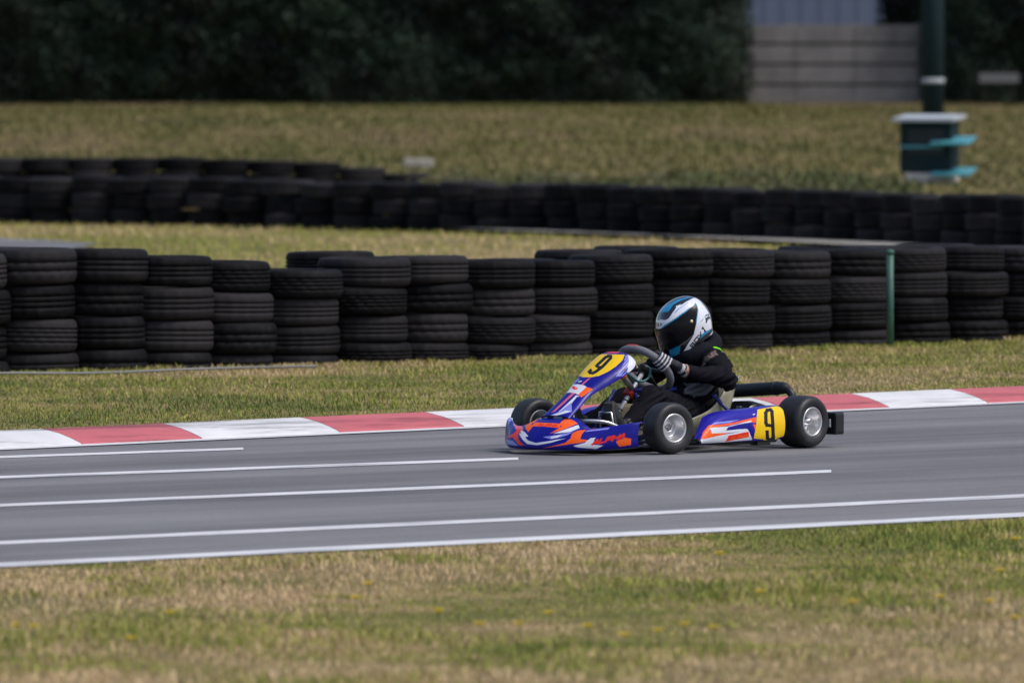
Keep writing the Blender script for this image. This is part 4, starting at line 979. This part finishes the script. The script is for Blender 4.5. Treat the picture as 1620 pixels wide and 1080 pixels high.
def wheel(u, v, R, w, rimR, side, steer=0.):
    """side +1 left, -1 right; axis along y, outer face outwards"""
    base = MB(); base.lathe([(.001, .010), (.010, .010), (.012, .002), (.020, .002), (.028, -.006), (.030, -.05), (.012, -.06), (.001, -.06)], (0, 0, 0), (0, side, 0), 24)
    hub = base.build('wheel', m_greycap, kart); hub.location = (u, v, R); hub.rotation_euler = (0, 0, steer)
    h = w / 2
    prof = [(rimR, h * .80), (rimR + .006, h * .93), (rimR + .016, h * 1.0), (R * .80, h * 1.03), (R * .90, h * .96), (R * .965, h * .80), (R * .992, h * .55), (R, 0),
            (R * .992, -h * .55), (R * .965, -h * .80), (R * .90, -h * .96), (R * .80, -h * 1.03), (rimR + .016, -h), (rimR, -h * .8)]
    x = np.arange(len(prof)); pp = spline(x, np.array(prof), np.linspace(0, len(prof) - 1, 52))
    mb = MB(); mb.lathe([tuple(p) for p in pp], (0, 0, 0), (0, side, 0), 72, closed=True); mb.build('tyre', m_rub, hub)
    r = rimR
    mb = MB(); mb.lathe([(r + .004, h * .78), (r + .004, h * .90), (r - .003, h * .93), (r - .007, h * .88), (r - .010, h * .62), (r - .018, h * .30), (r - .026, h * .12), (.040, h * .02), (.034, h * .06), (.028, h * .10), (.012, h * .10), (.012, -h * .1), (r - .02, -h * .1), (r - .008, -h * .8), (r + .003, -h * .8), (r + .003, 0)], (0, 0, 0), (0, side, 0), 64, closed=True)
    for k in range(3):
        a = 2 * PI * k / 3 + .4
        mb.tube([(.022 * math.cos(a), side * h * .08, .022 * math.sin(a)), (.022 * math.cos(a), side * (h * .10 + .012), .022 * math.sin(a))], .0045, 6)
        a += .5; mb.tube([((r - .009) * math.cos(a), side * h * .70, (r - .009) * math.sin(a)), ((r - .022) * math.cos(a), side * h * .74, (r - .022) * math.sin(a))], .0035, 6)
    mb.build('rim', m_alu, hub)
    return hub
ST = math.radians(-11)
wheel(KL, KT / 2, .1275, .118, .070, 1, ST); wheel(KL, -KT / 2, .1275, .118, .070, -1, ST - .03)
wheel(0, KT / 2, .131, .160, .071, 1); wheel(0, -KT / 2, .131, .160, .071, -1)

# ---- printed fairings: the artwork is dye in the moulding, stored per vertex
S_, T_ = np.meshgrid(np.linspace(-1, 1, 300), np.linspace(0, 1, 420))
shell('number_fairing', nassau(S_, T_), paint(S_, T_, ART['nassau'], PAL['blue']), m_body, .006, kart)
S_, T_ = np.meshgrid(np.linspace(-1, 1, 640), np.linspace(0, 1, 240))
C_ = paint(S_, T_, ART['nose'], PAL['blue']); C_[T_ < .09] = (.012, .012, .016)
shell('front_bumper', nose(S_, T_), C_, m_body, .006, kart)
S_, T_ = np.meshgrid(np.linspace(0, 1, 520), np.linspace(0, 1, 240))
C_ = paint(S_, T_, ART['pod'], lin((34, 24, 158))[:3]); C_[(T_ < .07) | (S_ < .012)] = (.012, .012, .016)
Pp = pod(S_, T_)
o = shell('side_pod', Pp, C_, m_body, .006, kart)
Pr = Pp.copy(); Pr[..., 1] *= -1
shell('side_pod', Pr, C_, m_body, .006, kart, flip=True)
# bottom closing lips under the pods
for sgn in (1, -1):
    mb = MB(); mb.tube([(.82, sgn * .40, .045), (.55, sgn * .455, .040), (.22, sgn * .455, .045)], .010, 8)
    mb.tube([(.72, sgn * .26, .06), (.72, sgn * .46, .07)], .010, 8); mb.tube([(.30, sgn * .26, .06), (.30, sgn * .46, .07)], .010, 8)
    mb.box((.33, sgn * .45, .034), (.10, .05, .022), None, .004)
    mb.build('pod_bracket', m_blk, kart)
# ---- chassis
mb = MB()
for sgn in (1, -1):
    mb.tube(smooth_path([(-.10, sgn * .30, .075), (.25, sgn * .29, .050), (.62, sgn * .27, .048), (.92, sgn * .22, .055), (1.16, sgn * .16, .065), (1.27, sgn * .10, .085)], 5), .0145, 12)
    mb.tube([(KL - .03, sgn * .18, .06), (KL, sgn * .335, .095)], .014, 10)
    mb.tube(smooth_path([(1.12, sgn * .20, .065), (1.30, sgn * .22, .085), (1.335, sgn * .12, .09), (1.335, 0, .09)], 5), .009, 8)
for u_, hw in ((.95, .21), (.60, .27), (.12, .29)): mb.tube([(u_, -hw, .05), (u_, hw, .05)], .0135, 10)
mb.tube(smooth_path([(1.27, .10, .085), (1.295, 0, .09), (1.27, -.10, .085)], 5), .0145, 10)
mb.build('chassis', m_dkblue, kart)
mb = MB(); mb.box((.86, 0, .034), (.82, .42, .004), None); mb.build('floor_tray', m_greycap, kart)
for sgn in (1, -1):          # stub axle carriers
    mb = MB(); mb.box((KL, sgn * .345, .085), (.05, .012, .012)); mb.box((KL, sgn * .345, .160), (.05, .012, .012)); mb.tube([(KL, sgn * .352, .075), (KL, sgn * .352, .172)], .010, 10)
    mb.tube([(KL, sgn * .352, .1275), (KL, sgn * .41, .1275)], .011, 10); mb.box((KL - .06, sgn * .34, .115), (.10, .012, .010))
    mb.lathe([(.012, -.03), (.03, -.028), (.03, .0), (.018, .02), (.001, .02)], (KL, sgn * .355, .1275), (0, sgn, 0), 18)
    mb.build('stub_axle', m_bluet, kart)
    mb = MB(); mb.tube([(.86, sgn * .03, .105), (KL - .105, sgn * .335, .115)], .006, 8); mb.build('track_rod', m_steel, kart)
mb = MB(); mb.tube([(0, -.50, .131), (0, .50, .131)], .0135, 14); mb.build('rear_axle', m_steel, kart)
mb = MB(); mb.lathe([(.022, -.002), (.078, -.002), (.078, .002), (.022, .002)], (0, .13, .131), (0, 1, 0), 36, closed=True); mb.build('brake_disc', plain('dull brake disc', (.16, .14, .13), .4, .8), kart)
for v_ in (.05, .21, -.22):
    mb = MB(); mb.box((0.0, v_, .135), (.075, .022, .085), None, .012); mb.box((.02, v_, .190), (.03, .030, .018), None, .004); mb.build('axle_bearing', m_steel if v_ > 0 else m_greycap, kart)
# engine, its cover, exhaust
mb = MB(); mb.box((.10, -.27, .135), (.15, .12, .13), None, .012)
for k in range(7): mb.box((.12, -.27, .205 + k * .011), (.13 - .006 * k, .125 - .006 * k, .005), None, .001)
mb.lathe([(.001, -.05), (.055, -.05), (.055, .03), (.03, .05), (.001, .05)], (.10, -.20, .12), (0, 1, 0), 24); mb.build('engine', m_eng, kart)
mb = MB(); mb.prism([(-.22, .085), (-.22, .165), (-.12, .196), (-.03, .221), (.05, .224), (.11, .210), (.28, .172), (.285, .10)], -.075, -.012, 'x')
bmesh.ops.bevel(mb.bm, geom=list(mb.bm.edges), offset=.008, segments=2, affect='EDGES'); mb.build('chain_guard', m_exh, kart)
ex = smooth_path([(-.085, -.21, .262), (-.09, -.03, .274), (-.095, .12, .284), (-.10, .225, .291), (-.10, .262, .283), (-.10, .288, .262), (-.10, .298, .225), (-.10, .300, .185)], 6)
rad = [float(np.interp(p[1], [-.21, -.19, .20, .24, .262, .30], [.022, .034, .034, .030, .022, .020])) for p in ex]
mb = MB(); mb.tube(ex, rad, 20); mb.tube(smooth_path([(.08, -.24, .20), (.02, -.26, .25), (-.05, -.25, .265), (-.085, -.21, .262)], 6), .018, 14)
mb.lathe([(.0345, -.004), (.0362, -.004), (.0362, .004), (.0345, .004)], (-.098, .19, .2885), (0, 1, .04), 24); mb.build('exhaust', m_exh, kart)
# rear bumper: moulded beam with a slot near each end
bm = bmesh.new()
def rect(x0, x1, z0, z1): return [(x0, z0), (x1, z0), (x1, z1), (x0, z1)]
mb = MB()
for (v0, v1, w0, w1) in ((-.395, .395, .062, .172),):
    mb.box((-.205, (v0 + v1) / 2, (w0 + w1) / 2), (.07, v1 - v0, w1 - w0), None, .014)
for sgn in (1, -1):
    c0, c1 = .39, .520
    mb.box((-.205, sgn * (c0 + c1) / 2, .079), (.068, c1 - c0, .036), None, .010); mb.box((-.205, sgn * (c0 + c1) / 2, .156), (.068, c1 - c0, .034), None, .010)
    mb.box((-.205, sgn * .502, .118), (.066, .040, .108), None, .012); mb.box((-.205, sgn * .408, .118), (.066, .035, .100), None, .008)
mb.build('rear_bumper', m_blk, kart)
mb = MB(); mb.tube([(-.08, .2, .085), (-.19, .2, .11)], .01, 8); mb.tube([(-.08, -.2, .085), (-.19, -.2, .11)], .01, 8); mb.build('bumper_mount', m_dkblue, kart)
# seat
ST_ = [0, .2, .4, .6, .8, 1.]
CT = [(.080, .352), (.128, .268), (.172, .172), (.240, .085), (.360, .052), (.56, .052)]
ET = [(.112, .358), (.245, .322), (.325, .268), (.395, .216), (.475, .180), (.62, .140)]
s_, t_ = np.meshgrid(np.linspace(-1, 1, 60), np.linspace(0, 1, 60)); th = s_ * PI / 2
c_ = spline(ST_, CT, t_); e_ = spline(ST_, ET, t_); k_ = (1 - np.cos(th))[..., None] ** 1.15
uw = c_ + (e_ - c_) * k_; wv = spline(ST_, [.130, .172, .194, .203, .205, .195], t_)
shell('seat', np.stack([uw[..., 0], wv * np.sign(s_) * np.abs(np.sin(th)) ** .8, uw[..., 1]], -1), np.zeros(s_.shape + (3,)) + .3, m_seat, .006, kart)
for sgn in (1, -1):
    mb = MB(); mb.tube([(.385, sgn * .196, .262), (.30, sgn * .225, .175), (.25, sgn * .265, .07)], .0095, 10); mb.lathe([(.001, .008), (.011, .006), (.011, -.004), (.001, -.006)], (.388, sgn * .196, .262), (0, sgn, 0), 12)
    mb.build('seat_stay', m_bluet, kart)
# steering
hub = Vector((.690, 0, .402)); axc = Vector((-.72, 0, .69)).normalized(); av = axc.cross(Vector((0, 1, 0))) * -1
if av.x < 0: av = -av
SR = .143
def rimpt(th, r=SR): return hub + r * (math.cos(th) * Vector((0, 1, 0)) + math.sin(th) * av)
mb = MB(); mb.tube([rimpt(2 * PI * k / 64) for k in range(65)], .0195, 16, cap=False); sw = mb.build('steering_wheel', m_suede, kart)
mb = MB()
for th_ in (-.15, PI + .15, -PI / 2): mb.tube([hub + (rimpt(th_) - hub) * .15, rimpt(th_)], [.011, .008], 8)
mb.lathe([(.001, .006), (.036, .004), (.036, -.008), (.02, -.03), (.001, -.03)], hub, axc, 24); mb.build('spoke', m_blk, sw)
mb = MB(); pts_ = [rimpt(th_, SR) + axc * .0 + av * .0165 * 0 for th_ in np.linspace(1.35, 1.80, 9)]
mb.tube([p + (p - hub).normalized() * .006 + axc * .008 for p in pts_], .0125, 10); mb.build('rim_band', plain('red band', (.40, .03, .04), .7), sw)
mb = MB(); mb.tube([hub, Vector((.925, 0, .155))], .0115, 14); mb.build('steering_column', plain('satin steel tube', (.78, .79, .82), .42, .6, .06), kart)
mb = MB()
for f0 in (.26, .62, .80):
    p = hub.lerp(Vector((.925, 0, .155)), f0); mb.tube([p, p - axc * .008], .0125, 14)
mb.build('column_collar', m_blk, kart)
mb = MB(); mb.box((.805, 0, .285), (.045, .05, .04), Matrix.Rotation(.78, 3, 'Y'), .005); mb.build('column_block', m_redp, kart)
mb = MB()
for sgn in (1, -1):
    mb.tube([(.80, sgn * .028, .285), (.73, sgn * .12, .06)], .0105, 10)
mb.tube([(.80, .02, .300), (.66, .06, .295), (.56, .09, .300)], .012, 10); mb.tube([(.86, -.05, .30), (1.00, -.09, .09)], .010, 10); mb.build('steering_support', m_bluet, kart)
mb = MB(); mb.tube([(.80, .015, .30), (.862, .02, .352), (.905, .015, .405)], [.014, .016, .014], 12); br = mb.build('fairing_bracket', m_greycap, kart)
mb = MB(); mb.tube([(.872, .02, .362), (.898, .016, .396)], .0175, 14); mb.build('tape', m_or, br)
mb = MB(); mb.tube([(.80, .03, .27), (.765, .06, .262)], .008, 8); mb.lathe([(.001, .02), (.014, .02), (.014, -.02), (.001, -.02)], (.76, .064, .262), (-.6, .6, .1), 12); mb.build('bolt', m_steel, br)
mb = MB(); mb.tube(smooth_path([(.905, .05, .40), (.83, .08, .345), (.77, .09, .36), (.73, .07, .40), (.71, .04, .41)], 6), .006, 8); mb.build('hose', m_tealc, kart)
mb = MB(); mb.box((.815, 0, .135), (.15, .15, .17), Matrix.Rotation(-.35, 3, 'Y'), .025); tk = mb.build('fuel_tank', m_tank, kart)
mb = MB(); mb.lathe([(.001, .018), (.022, .016), (.022, 0), (.018, -.02)], (.79, .03, .235), (-.35, 0, .94), 16); mb.build('cap', m_blk, tk)
for sgn in (1, -1):
    mb = MB(); mb.tube([(1.10, sgn * .17, .05), (1.135, sgn * .165, .20), (1.135, sgn * .09, .20), (1.12, sgn * .085, .12)], .006, 8); mb.build('pedal', m_steel, kart)
mb = MB(); mb.tube(smooth_path([(1.24, -.02, .10), (1.26, .03, .150), (1.23, .10, .160), (1.16, .17, .150), (1.08, .21, .105), (1.05, .22, .055)], 6), .0095, 10); mb.build('foot_hoop', m_steel, kart)
for sgn in (1, -1):       # fairing fixings at the nose
    mb = MB(); mb.tube([(1.29, sgn * .06, .09), (1.345, sgn * .05, .185)], .008, 8); mb.box((1.345, sgn * .05, .180), (.03, .02, .02), None, .004); mb.build('nose_clamp', m_blk, kart)

# ================================================================= driver
POFF = Vector((.36, 0, .055))
driver = thing('person', 'crouched driver in black suit, striped gloves and blue and white helmet in the kart', 'person',
               KO + Matrix.Rotation(KROT, 3, 'Z') @ POFF, KROT)
po = np.array(POFF)
S_l, E_l, W_l = (.352, .158, .437), (.365, .258, .348), (.575, .160, .392)
S_r, E_r, W_r = (.350, -.158, .432), (.390, -.275, .330), (.600, -.165, .392)
K_l, A_l = (.800, .150, .262), (1.000, .150, .125); K_r, A_r = (.725, -.105, .245), (.985, -.135, .115)
caps = [((.335, -.055, .145), .080, (.335, .055, .145), .080), ((.325, 0, .17), .112, (.305, 0, .32), .118), ((.340, -.125, .425), .060, (.340, .125, .425), .060),
        ((.355, 0, .43), .062, (.385, 0, .53), .055), ((.385, 0, .570), .070, (.390, 0, .62), .080), ((.41, -.01, .55), .045, (.425, -.015, .57), .045),
        (S_l, .061, E_l, .052), (E_l, .052, W_l, .031), (S_r, .064, E_r, .054), (E_r, .052, W_r, .031),
        ((.40, .080, .150), .074, K_l, .060), (K_l, .061, A_l, .040), ((.40, -.080, .150), .074, K_r, .060), (K_r, .061, A_r, .040)]
V, N_, fs = remeshed('body', caps, .0075, 8, [((.318, 0, .335), (.105, .138, .125), None)])
# cloth folds: displace along the normal with stretched ridged noise, stronger near the bends
def seg_t(V, a, b_):
    a = np.array(a); d = np.array(b_) - a; return np.clip(((V - a) @ d) / (d @ d), -.3, 1.3)
def near(V, p, r): return np.exp(-((V - np.array(p))**2).sum(1) / r**2)
rid = 1.3 * (1 - np.abs(2 * fbm(V[:, 0] * 15 + V[:, 2] * 30, V[:, 1] * 17 - V[:, 2] * 12, 3, 3) - 1) * 3)
rid = np.clip(rid, -1.2, 1.2)
fine_ = fbm(V[:, 0] * 60 + V[:, 2] * 25, V[:, 1] * 60, 8, 2) - .5
amp = .0045 + .0085 * (near(V, E_l, .09) + near(V, E_r, .09) + near(V, S_l, .09) + near(V, K_l, .1) + near(V, (.4, .05, .2), .14))
headm = near(V, (.396, 0, .60), .09) > .35
amp[headm] = 0; V = V + N_ * (amp * rid + .0015 * fine_ * (~headm))[:, None]
C = np.tile(np.array([.0055, .0052, .0095]), (len(V), 1)) * (1 + .2 * rid[:, None])  # fold ridges tinted lighter, creases darker: shading put into the cloth colour
C[headm] = (.42, .26, .19)
side_p = in_poly(V[:, 0], V[:, 2], [(.488, .325), (.31, .327), (.345, .268), (.40, .258), (.478, .29)]) & (V[:, 1] > .03) & (V[:, 1] < .215)
C[side_p] = (.16, .17, .205)
tl = seg_t(V, S_l, E_l); 
arm = near(V, S_l, .085) > .28
band = arm & (np.abs(tl - .05) < .10) & (V[:, 0] > .375) & (V[:, 2] > .40)
bn = vnoise(V[:, 0] * 120, V[:, 2] * 120, 4)
C[band] = np.where(bn[band, None] > .55, np.array([[.22, .16, .15]]), np.array([[.06, .04, .045]]))
C[(near(V, (.328, .168, .494), .034) > .36)] = (.22, .80, .03)
wr = seg_t(V, E_l, W_l); C[(wr > .96) & (near(V, W_l, .06) > .2)] = (.50, .30, .24)
wr = seg_t(V, E_r, W_r); C[(wr > .96) & (near(V, W_r, .06) > .2)] = (.50, .30, .24)
m_suit = attr_mat('black racing suit', .75, var=.25, bumps=.25, scale=180, spec=.12)
link('body', mesh_np('body', V - po, fs, m_suit, C), driver)

# gloves: palm, four curled fingers and a thumb closed round the rim
m_glove = attr_mat('striped glove fabric', .7, var=.15, bumps=.2, scale=150)
def glove(th, wrist, sgn):
    rad_ = (rimpt(th) - hub).normalized(); tau = Vector(rad_.cross(axc)).normalized()
    if tau.dot(av) * sgn < 0: tau = -tau
    if sgn > 0 and tau.z < 0: tau = -tau
    c0 = rimpt(th); rr = .0195 + .0085
    def ring(o_, ph, r=rr): return c0 + tau * o_ + r * (axc * math.cos(ph) + rad_ * math.sin(ph))
    wr_ = Vector(wrist); caps = []; tagp = []
    kn = []
    for i, o_ in enumerate((-.028, -.009, .010, .028)):
        ln = (.86, .97, 1., .92)[i]
        path = [ring(o_ * 1.02, ph, rr + e) for ph, e in ((.55, .004), (1.25, .002), (2.05, .0005), (2.05 + .75 * ln, 0), (2.05 + 1.45 * ln, -.001))]
        rs = [.0098, .0095, .0088, .0082, .0072]
        for k in range(4): caps.append((path[k], rs[k], path[k + 1], rs[k + 1]))
        kn.append(path[0])
    pc = (kn[0] + kn[3]) / 2; heel = wr_.lerp(pc, .40)
    for k_, p in enumerate(kn):
        caps.append((p, .0105, heel + tau * (-.018 + .012 * k_), .016))
    caps.append((heel, .024, wr_, .025)); caps.append((heel + tau * -.012, .019, pc, .014)); caps.append((heel + tau * .014, .018, pc, .014))
    # thumb from the side of the palm, closing on the inner side of the rim
    tb = heel + tau * .024 - rad_ * .004; t1 = ring(.040, -.25, rr + .006); t2 = ring(.052, -1.0, rr + .001); t3 = ring(.050, -1.7, rr)
    caps += [(tb, .014, t1, .0115), (t1, .011, t2, .0098), (t2, .0096, t3, .008)]
    # cuff
    back = (wr_ - heel).normalized(); caps.append((wr_ - back * .004, .029, wr_ + back * .018, .030))
    V, N_, fs = remeshed('glove', caps, .0024, 3)
    rel = V - np.array(c0); ot = rel @ np.array(tau); dist_w = (V - np.array(wr_)) @ np.array(back)
    C = np.tile(np.array([.012, .013, .022]), (len(V), 1))
    onf = (rel @ np.array(rad_) > -.006)
    for o_ in (-.028, -.009, .010, .028):
        C[onf & (np.abs(ot - o_ * 1.02) < .0046) & (dist_w < -.035)] = (.50, .50, .56)
    C[(dist_w > -.030) & (dist_w < -.012)] = (.45, .46, .52); C[(dist_w > .006)] = (.50, .50, .55)
    return link('glove', mesh_np('glove', V - po, fs, m_glove, C), driver)
glove(math.radians(20), (.585, .158, .398), 1)
glove(math.radians(165), (.610, -.165, .398), -1)
# boots
m_boot = plain('black race boot', (.012, .012, .014), .55, var=.3)
for sgn in (1, -1):
    bsh = .035 if sgn > 0 else .05
    V, N_, fs = remeshed('boot', [((1.03, sgn * .15, .135), .040, (1.055, sgn * .148, .085), .042), ((1.06, sgn * .146, .078), .036, (1.105, sgn * .138, .165), .036), ((1.105, sgn * .138, .165), .036, (1.128, sgn * .132, .232), .026), ((1.055, sgn * .145, .075), .034, (1.085, sgn * .145, .085), .03)], .005, 4)
    bo = link('boot', mesh_np('boot', V - po - np.array([bsh, 0, 0]), fs, m_boot), driver)
    mb = MB(); d = Vector((.045, 0, .115)).normalized()
    mb.prism([(1.078, .058), (1.100, .050), (1.128, .120), (1.158, .205), (1.160, .245), (1.148, .25), (1.142, .21), (1.112, .125)], sgn * .137 - .027, sgn * .137 + .027, 'y')
    for v_ in mb.bm.verts: v_.co -= POFF + Vector((bsh, 0, 0))
    mb.build('sole', plain('grey rubber sole', (.05, .05, .052), .7), bo)
# neck brace
mb = MB(); ax_ = Vector((.30, 0, 1.)).normalized()
prof = [(.116 + .040 * math.cos(a), .050 * math.sin(a)) for a in np.linspace(0, 2 * PI, 20, endpoint=False)]
mb.lathe(prof, Vector((.335, .0, .490)) - POFF, ax_, 48, closed=True)
for v_ in mb.bm.verts:
    a = math.atan2(v_.co.y, v_.co.x + .36 - .335); v_.co.z += .018 * max(0, -math.cos(a)) + .005 * math.sin(7 * a) + .003 * math.sin(17 * a + 1)
mb.build('neck_brace', plain('black padded collar', (.0065, .0065, .013), .8, var=.3, scale=50, bumps=.4, spec=.15), driver)
# helmet
m_hel = attr_mat('painted helmet shell', .18, coat=1., var=.05, scale=20)
S_, T_ = np.meshgrid(np.linspace(-1, 1, 520), np.concatenate([np.linspace(0, 1, 260)]))
P_ = helmet(S_, T_) - po
C_ = paint(S_, T_, ART['helmet'], (.010, .011, .022), mirror=True)
# opening folded under and inwards
rimP = P_[0]; cen = rimP.mean(0)
inner = [rimP + (cen - rimP) * q + np.array([0, 0, 1.]) * h for q, h in ((.06, -.004), (.14, .01), (.26, .05), (.5, .10))]
allP = np.concatenate([np.stack(inner[::-1]), P_]); allC = np.concatenate([np.full((4, 520, 3), .012), C_])
hel = link('helmet', mesh_np('helmet', allP, [grid_faces(allP.shape[0], 520)], m_hel, allC.reshape(-1, 3)), driver)
# visor: tinted shield standing proud of the shell
vis = in_poly(np.abs(S_), T_, ART['visor'][0][1])
Pv = helmet(S_, T_, .0045) - po; Pb = helmet(S_, T_, -.001) - po
q = grid_faces(*S_.shape); fl = vis.reshape(-1); keep = fl[q].all(1); q = q[keep]
used = np.unique(q); mp = -np.ones(S_.size, int); mp[used] = np.arange(len(used)); q2 = mp[q]; nv = len(used)
ed = {}
for a_, b_ in np.concatenate([q2[:, [0, 1]], q2[:, [1, 2]], q2[:, [2, 3]], q2[:, [3, 0]]]):
    k = (a_, b_); r_k = (b_, a_)
    if r_k in ed: del ed[r_k]
    else: ed[k] = 1
eb = np.array(list(ed))
rimf = np.stack([eb[:, 1], eb[:, 0], eb[:, 0] + nv, eb[:, 1] + nv], -1)
m_vis = plain('smoked visor', (.004, .004, .006), .22, var=.2, coat=.0, spec=.18)
link('visor', mesh_np('visor', np.concatenate([Pv.reshape(-1, 3)[used], Pb.reshape(-1, 3)[used]]), [q2, rimf], m_vis), hel)
# edging lines and the pivot
for cname, poly in ART['visor_line']: pass
linC = np.zeros(S_.shape, bool)
lm = np.zeros(S_.shape, int)
for cname, poly in ART['visor_line']:
    mk = in_poly(np.abs(S_), T_, poly); lm[mk] = 1 if cname == 'cyan' else 2
for idx, nm, mt in ((1, 'trim', plain('cyan trim', PAL['cyan'], .3)), (2, 'seal', plain('grey seal', (.12, .12, .13), .4))):
    Pl = helmet(S_, T_, .0056) - po; q = grid_faces(*S_.shape); kp = (lm == idx).reshape(-1)[q].sum(1) >= 2; q = q[kp]
    if len(q):
        us = np.unique(q); mp = -np.ones(S_.size, int); mp[us] = np.arange(len(us))
        link(nm, mesh_np(nm, Pl.reshape(-1, 3)[us], [mp[q]], mt), hel)
for sgn in (1, -1):
    pv = helmet(np.array(sgn * PIV[0]), np.array(PIV[1]), .004); pn = pv - helmet(np.array(sgn * PIV[0]), np.array(PIV[1]), -.02)
    mb = MB(); mb.lathe([(.001, .005), (.006, .0045), (.009, .002), (.009, -.006)], Vector(pv - po), Vector(pn), 18); mb.build('pivot', plain('brass pivot', (.55, .42, .26), .4, .5), hel)

# ================================================================= light, camera
world = bpy.data.worlds.new('World'); scene.world = world; world.use_nodes = True
nt = world.node_tree; bg = nt.nodes['Background']; sky = nt.nodes.new('ShaderNodeTexSky'); sky.sky_type = 'NISHITA'; sky.sun_disc = False
EL, AZ = math.radians(56), math.radians(115)           # azimuth measured clockwise from +Y (away from the camera): high from the right, slightly behind the camera
sky.sun_elevation = EL; sky.sun_rotation = AZ; sky.air_density = 1.; sky.dust_density = 3.; sky.ozone_density = 1.
nt.links.new(sky.outputs[0], bg.inputs['Color']); bg.inputs['Strength'].default_value = .12
ld = bpy.data.lights.new('sun', 'SUN'); ld.energy = 1.5; ld.angle = math.radians(22); ld.color = (1., .96, .90)
sun = bpy.data.objects.new('sun', ld); COL.objects.link(sun)
dirv = Vector((math.sin(AZ) * math.cos(EL), math.cos(AZ) * math.cos(EL), math.sin(EL)))
sun.rotation_euler = dirv.to_track_quat('Z', 'Y').to_euler(); sun.location = (20, 20, 40)
cam = bpy.data.cameras.new('camera'); co = bpy.data.objects.new('camera', cam); COL.objects.link(co)
co.location = (0, 0, CAM_H); co.rotation_euler = (PI / 2 - PITCH, 0, 0)
cam.sensor_width = 36; cam.lens = F_PX * 36 / 1620; cam.clip_end = 3000; cam.clip_start = .5
cam.dof.use_dof = True; cam.dof.focus_distance = 48.2; cam.dof.aperture_fstop = 5.6
scene.camera = co
scene.view_settings.view_transform = 'Standard'; scene.view_settings.look = 'None'; scene.view_settings.exposure = .3; scene.view_settings.gamma = 1.
scene.cycles.use_denoising = True; scene.cycles.max_bounces = 6; scene.cycles.diffuse_bounces = 3
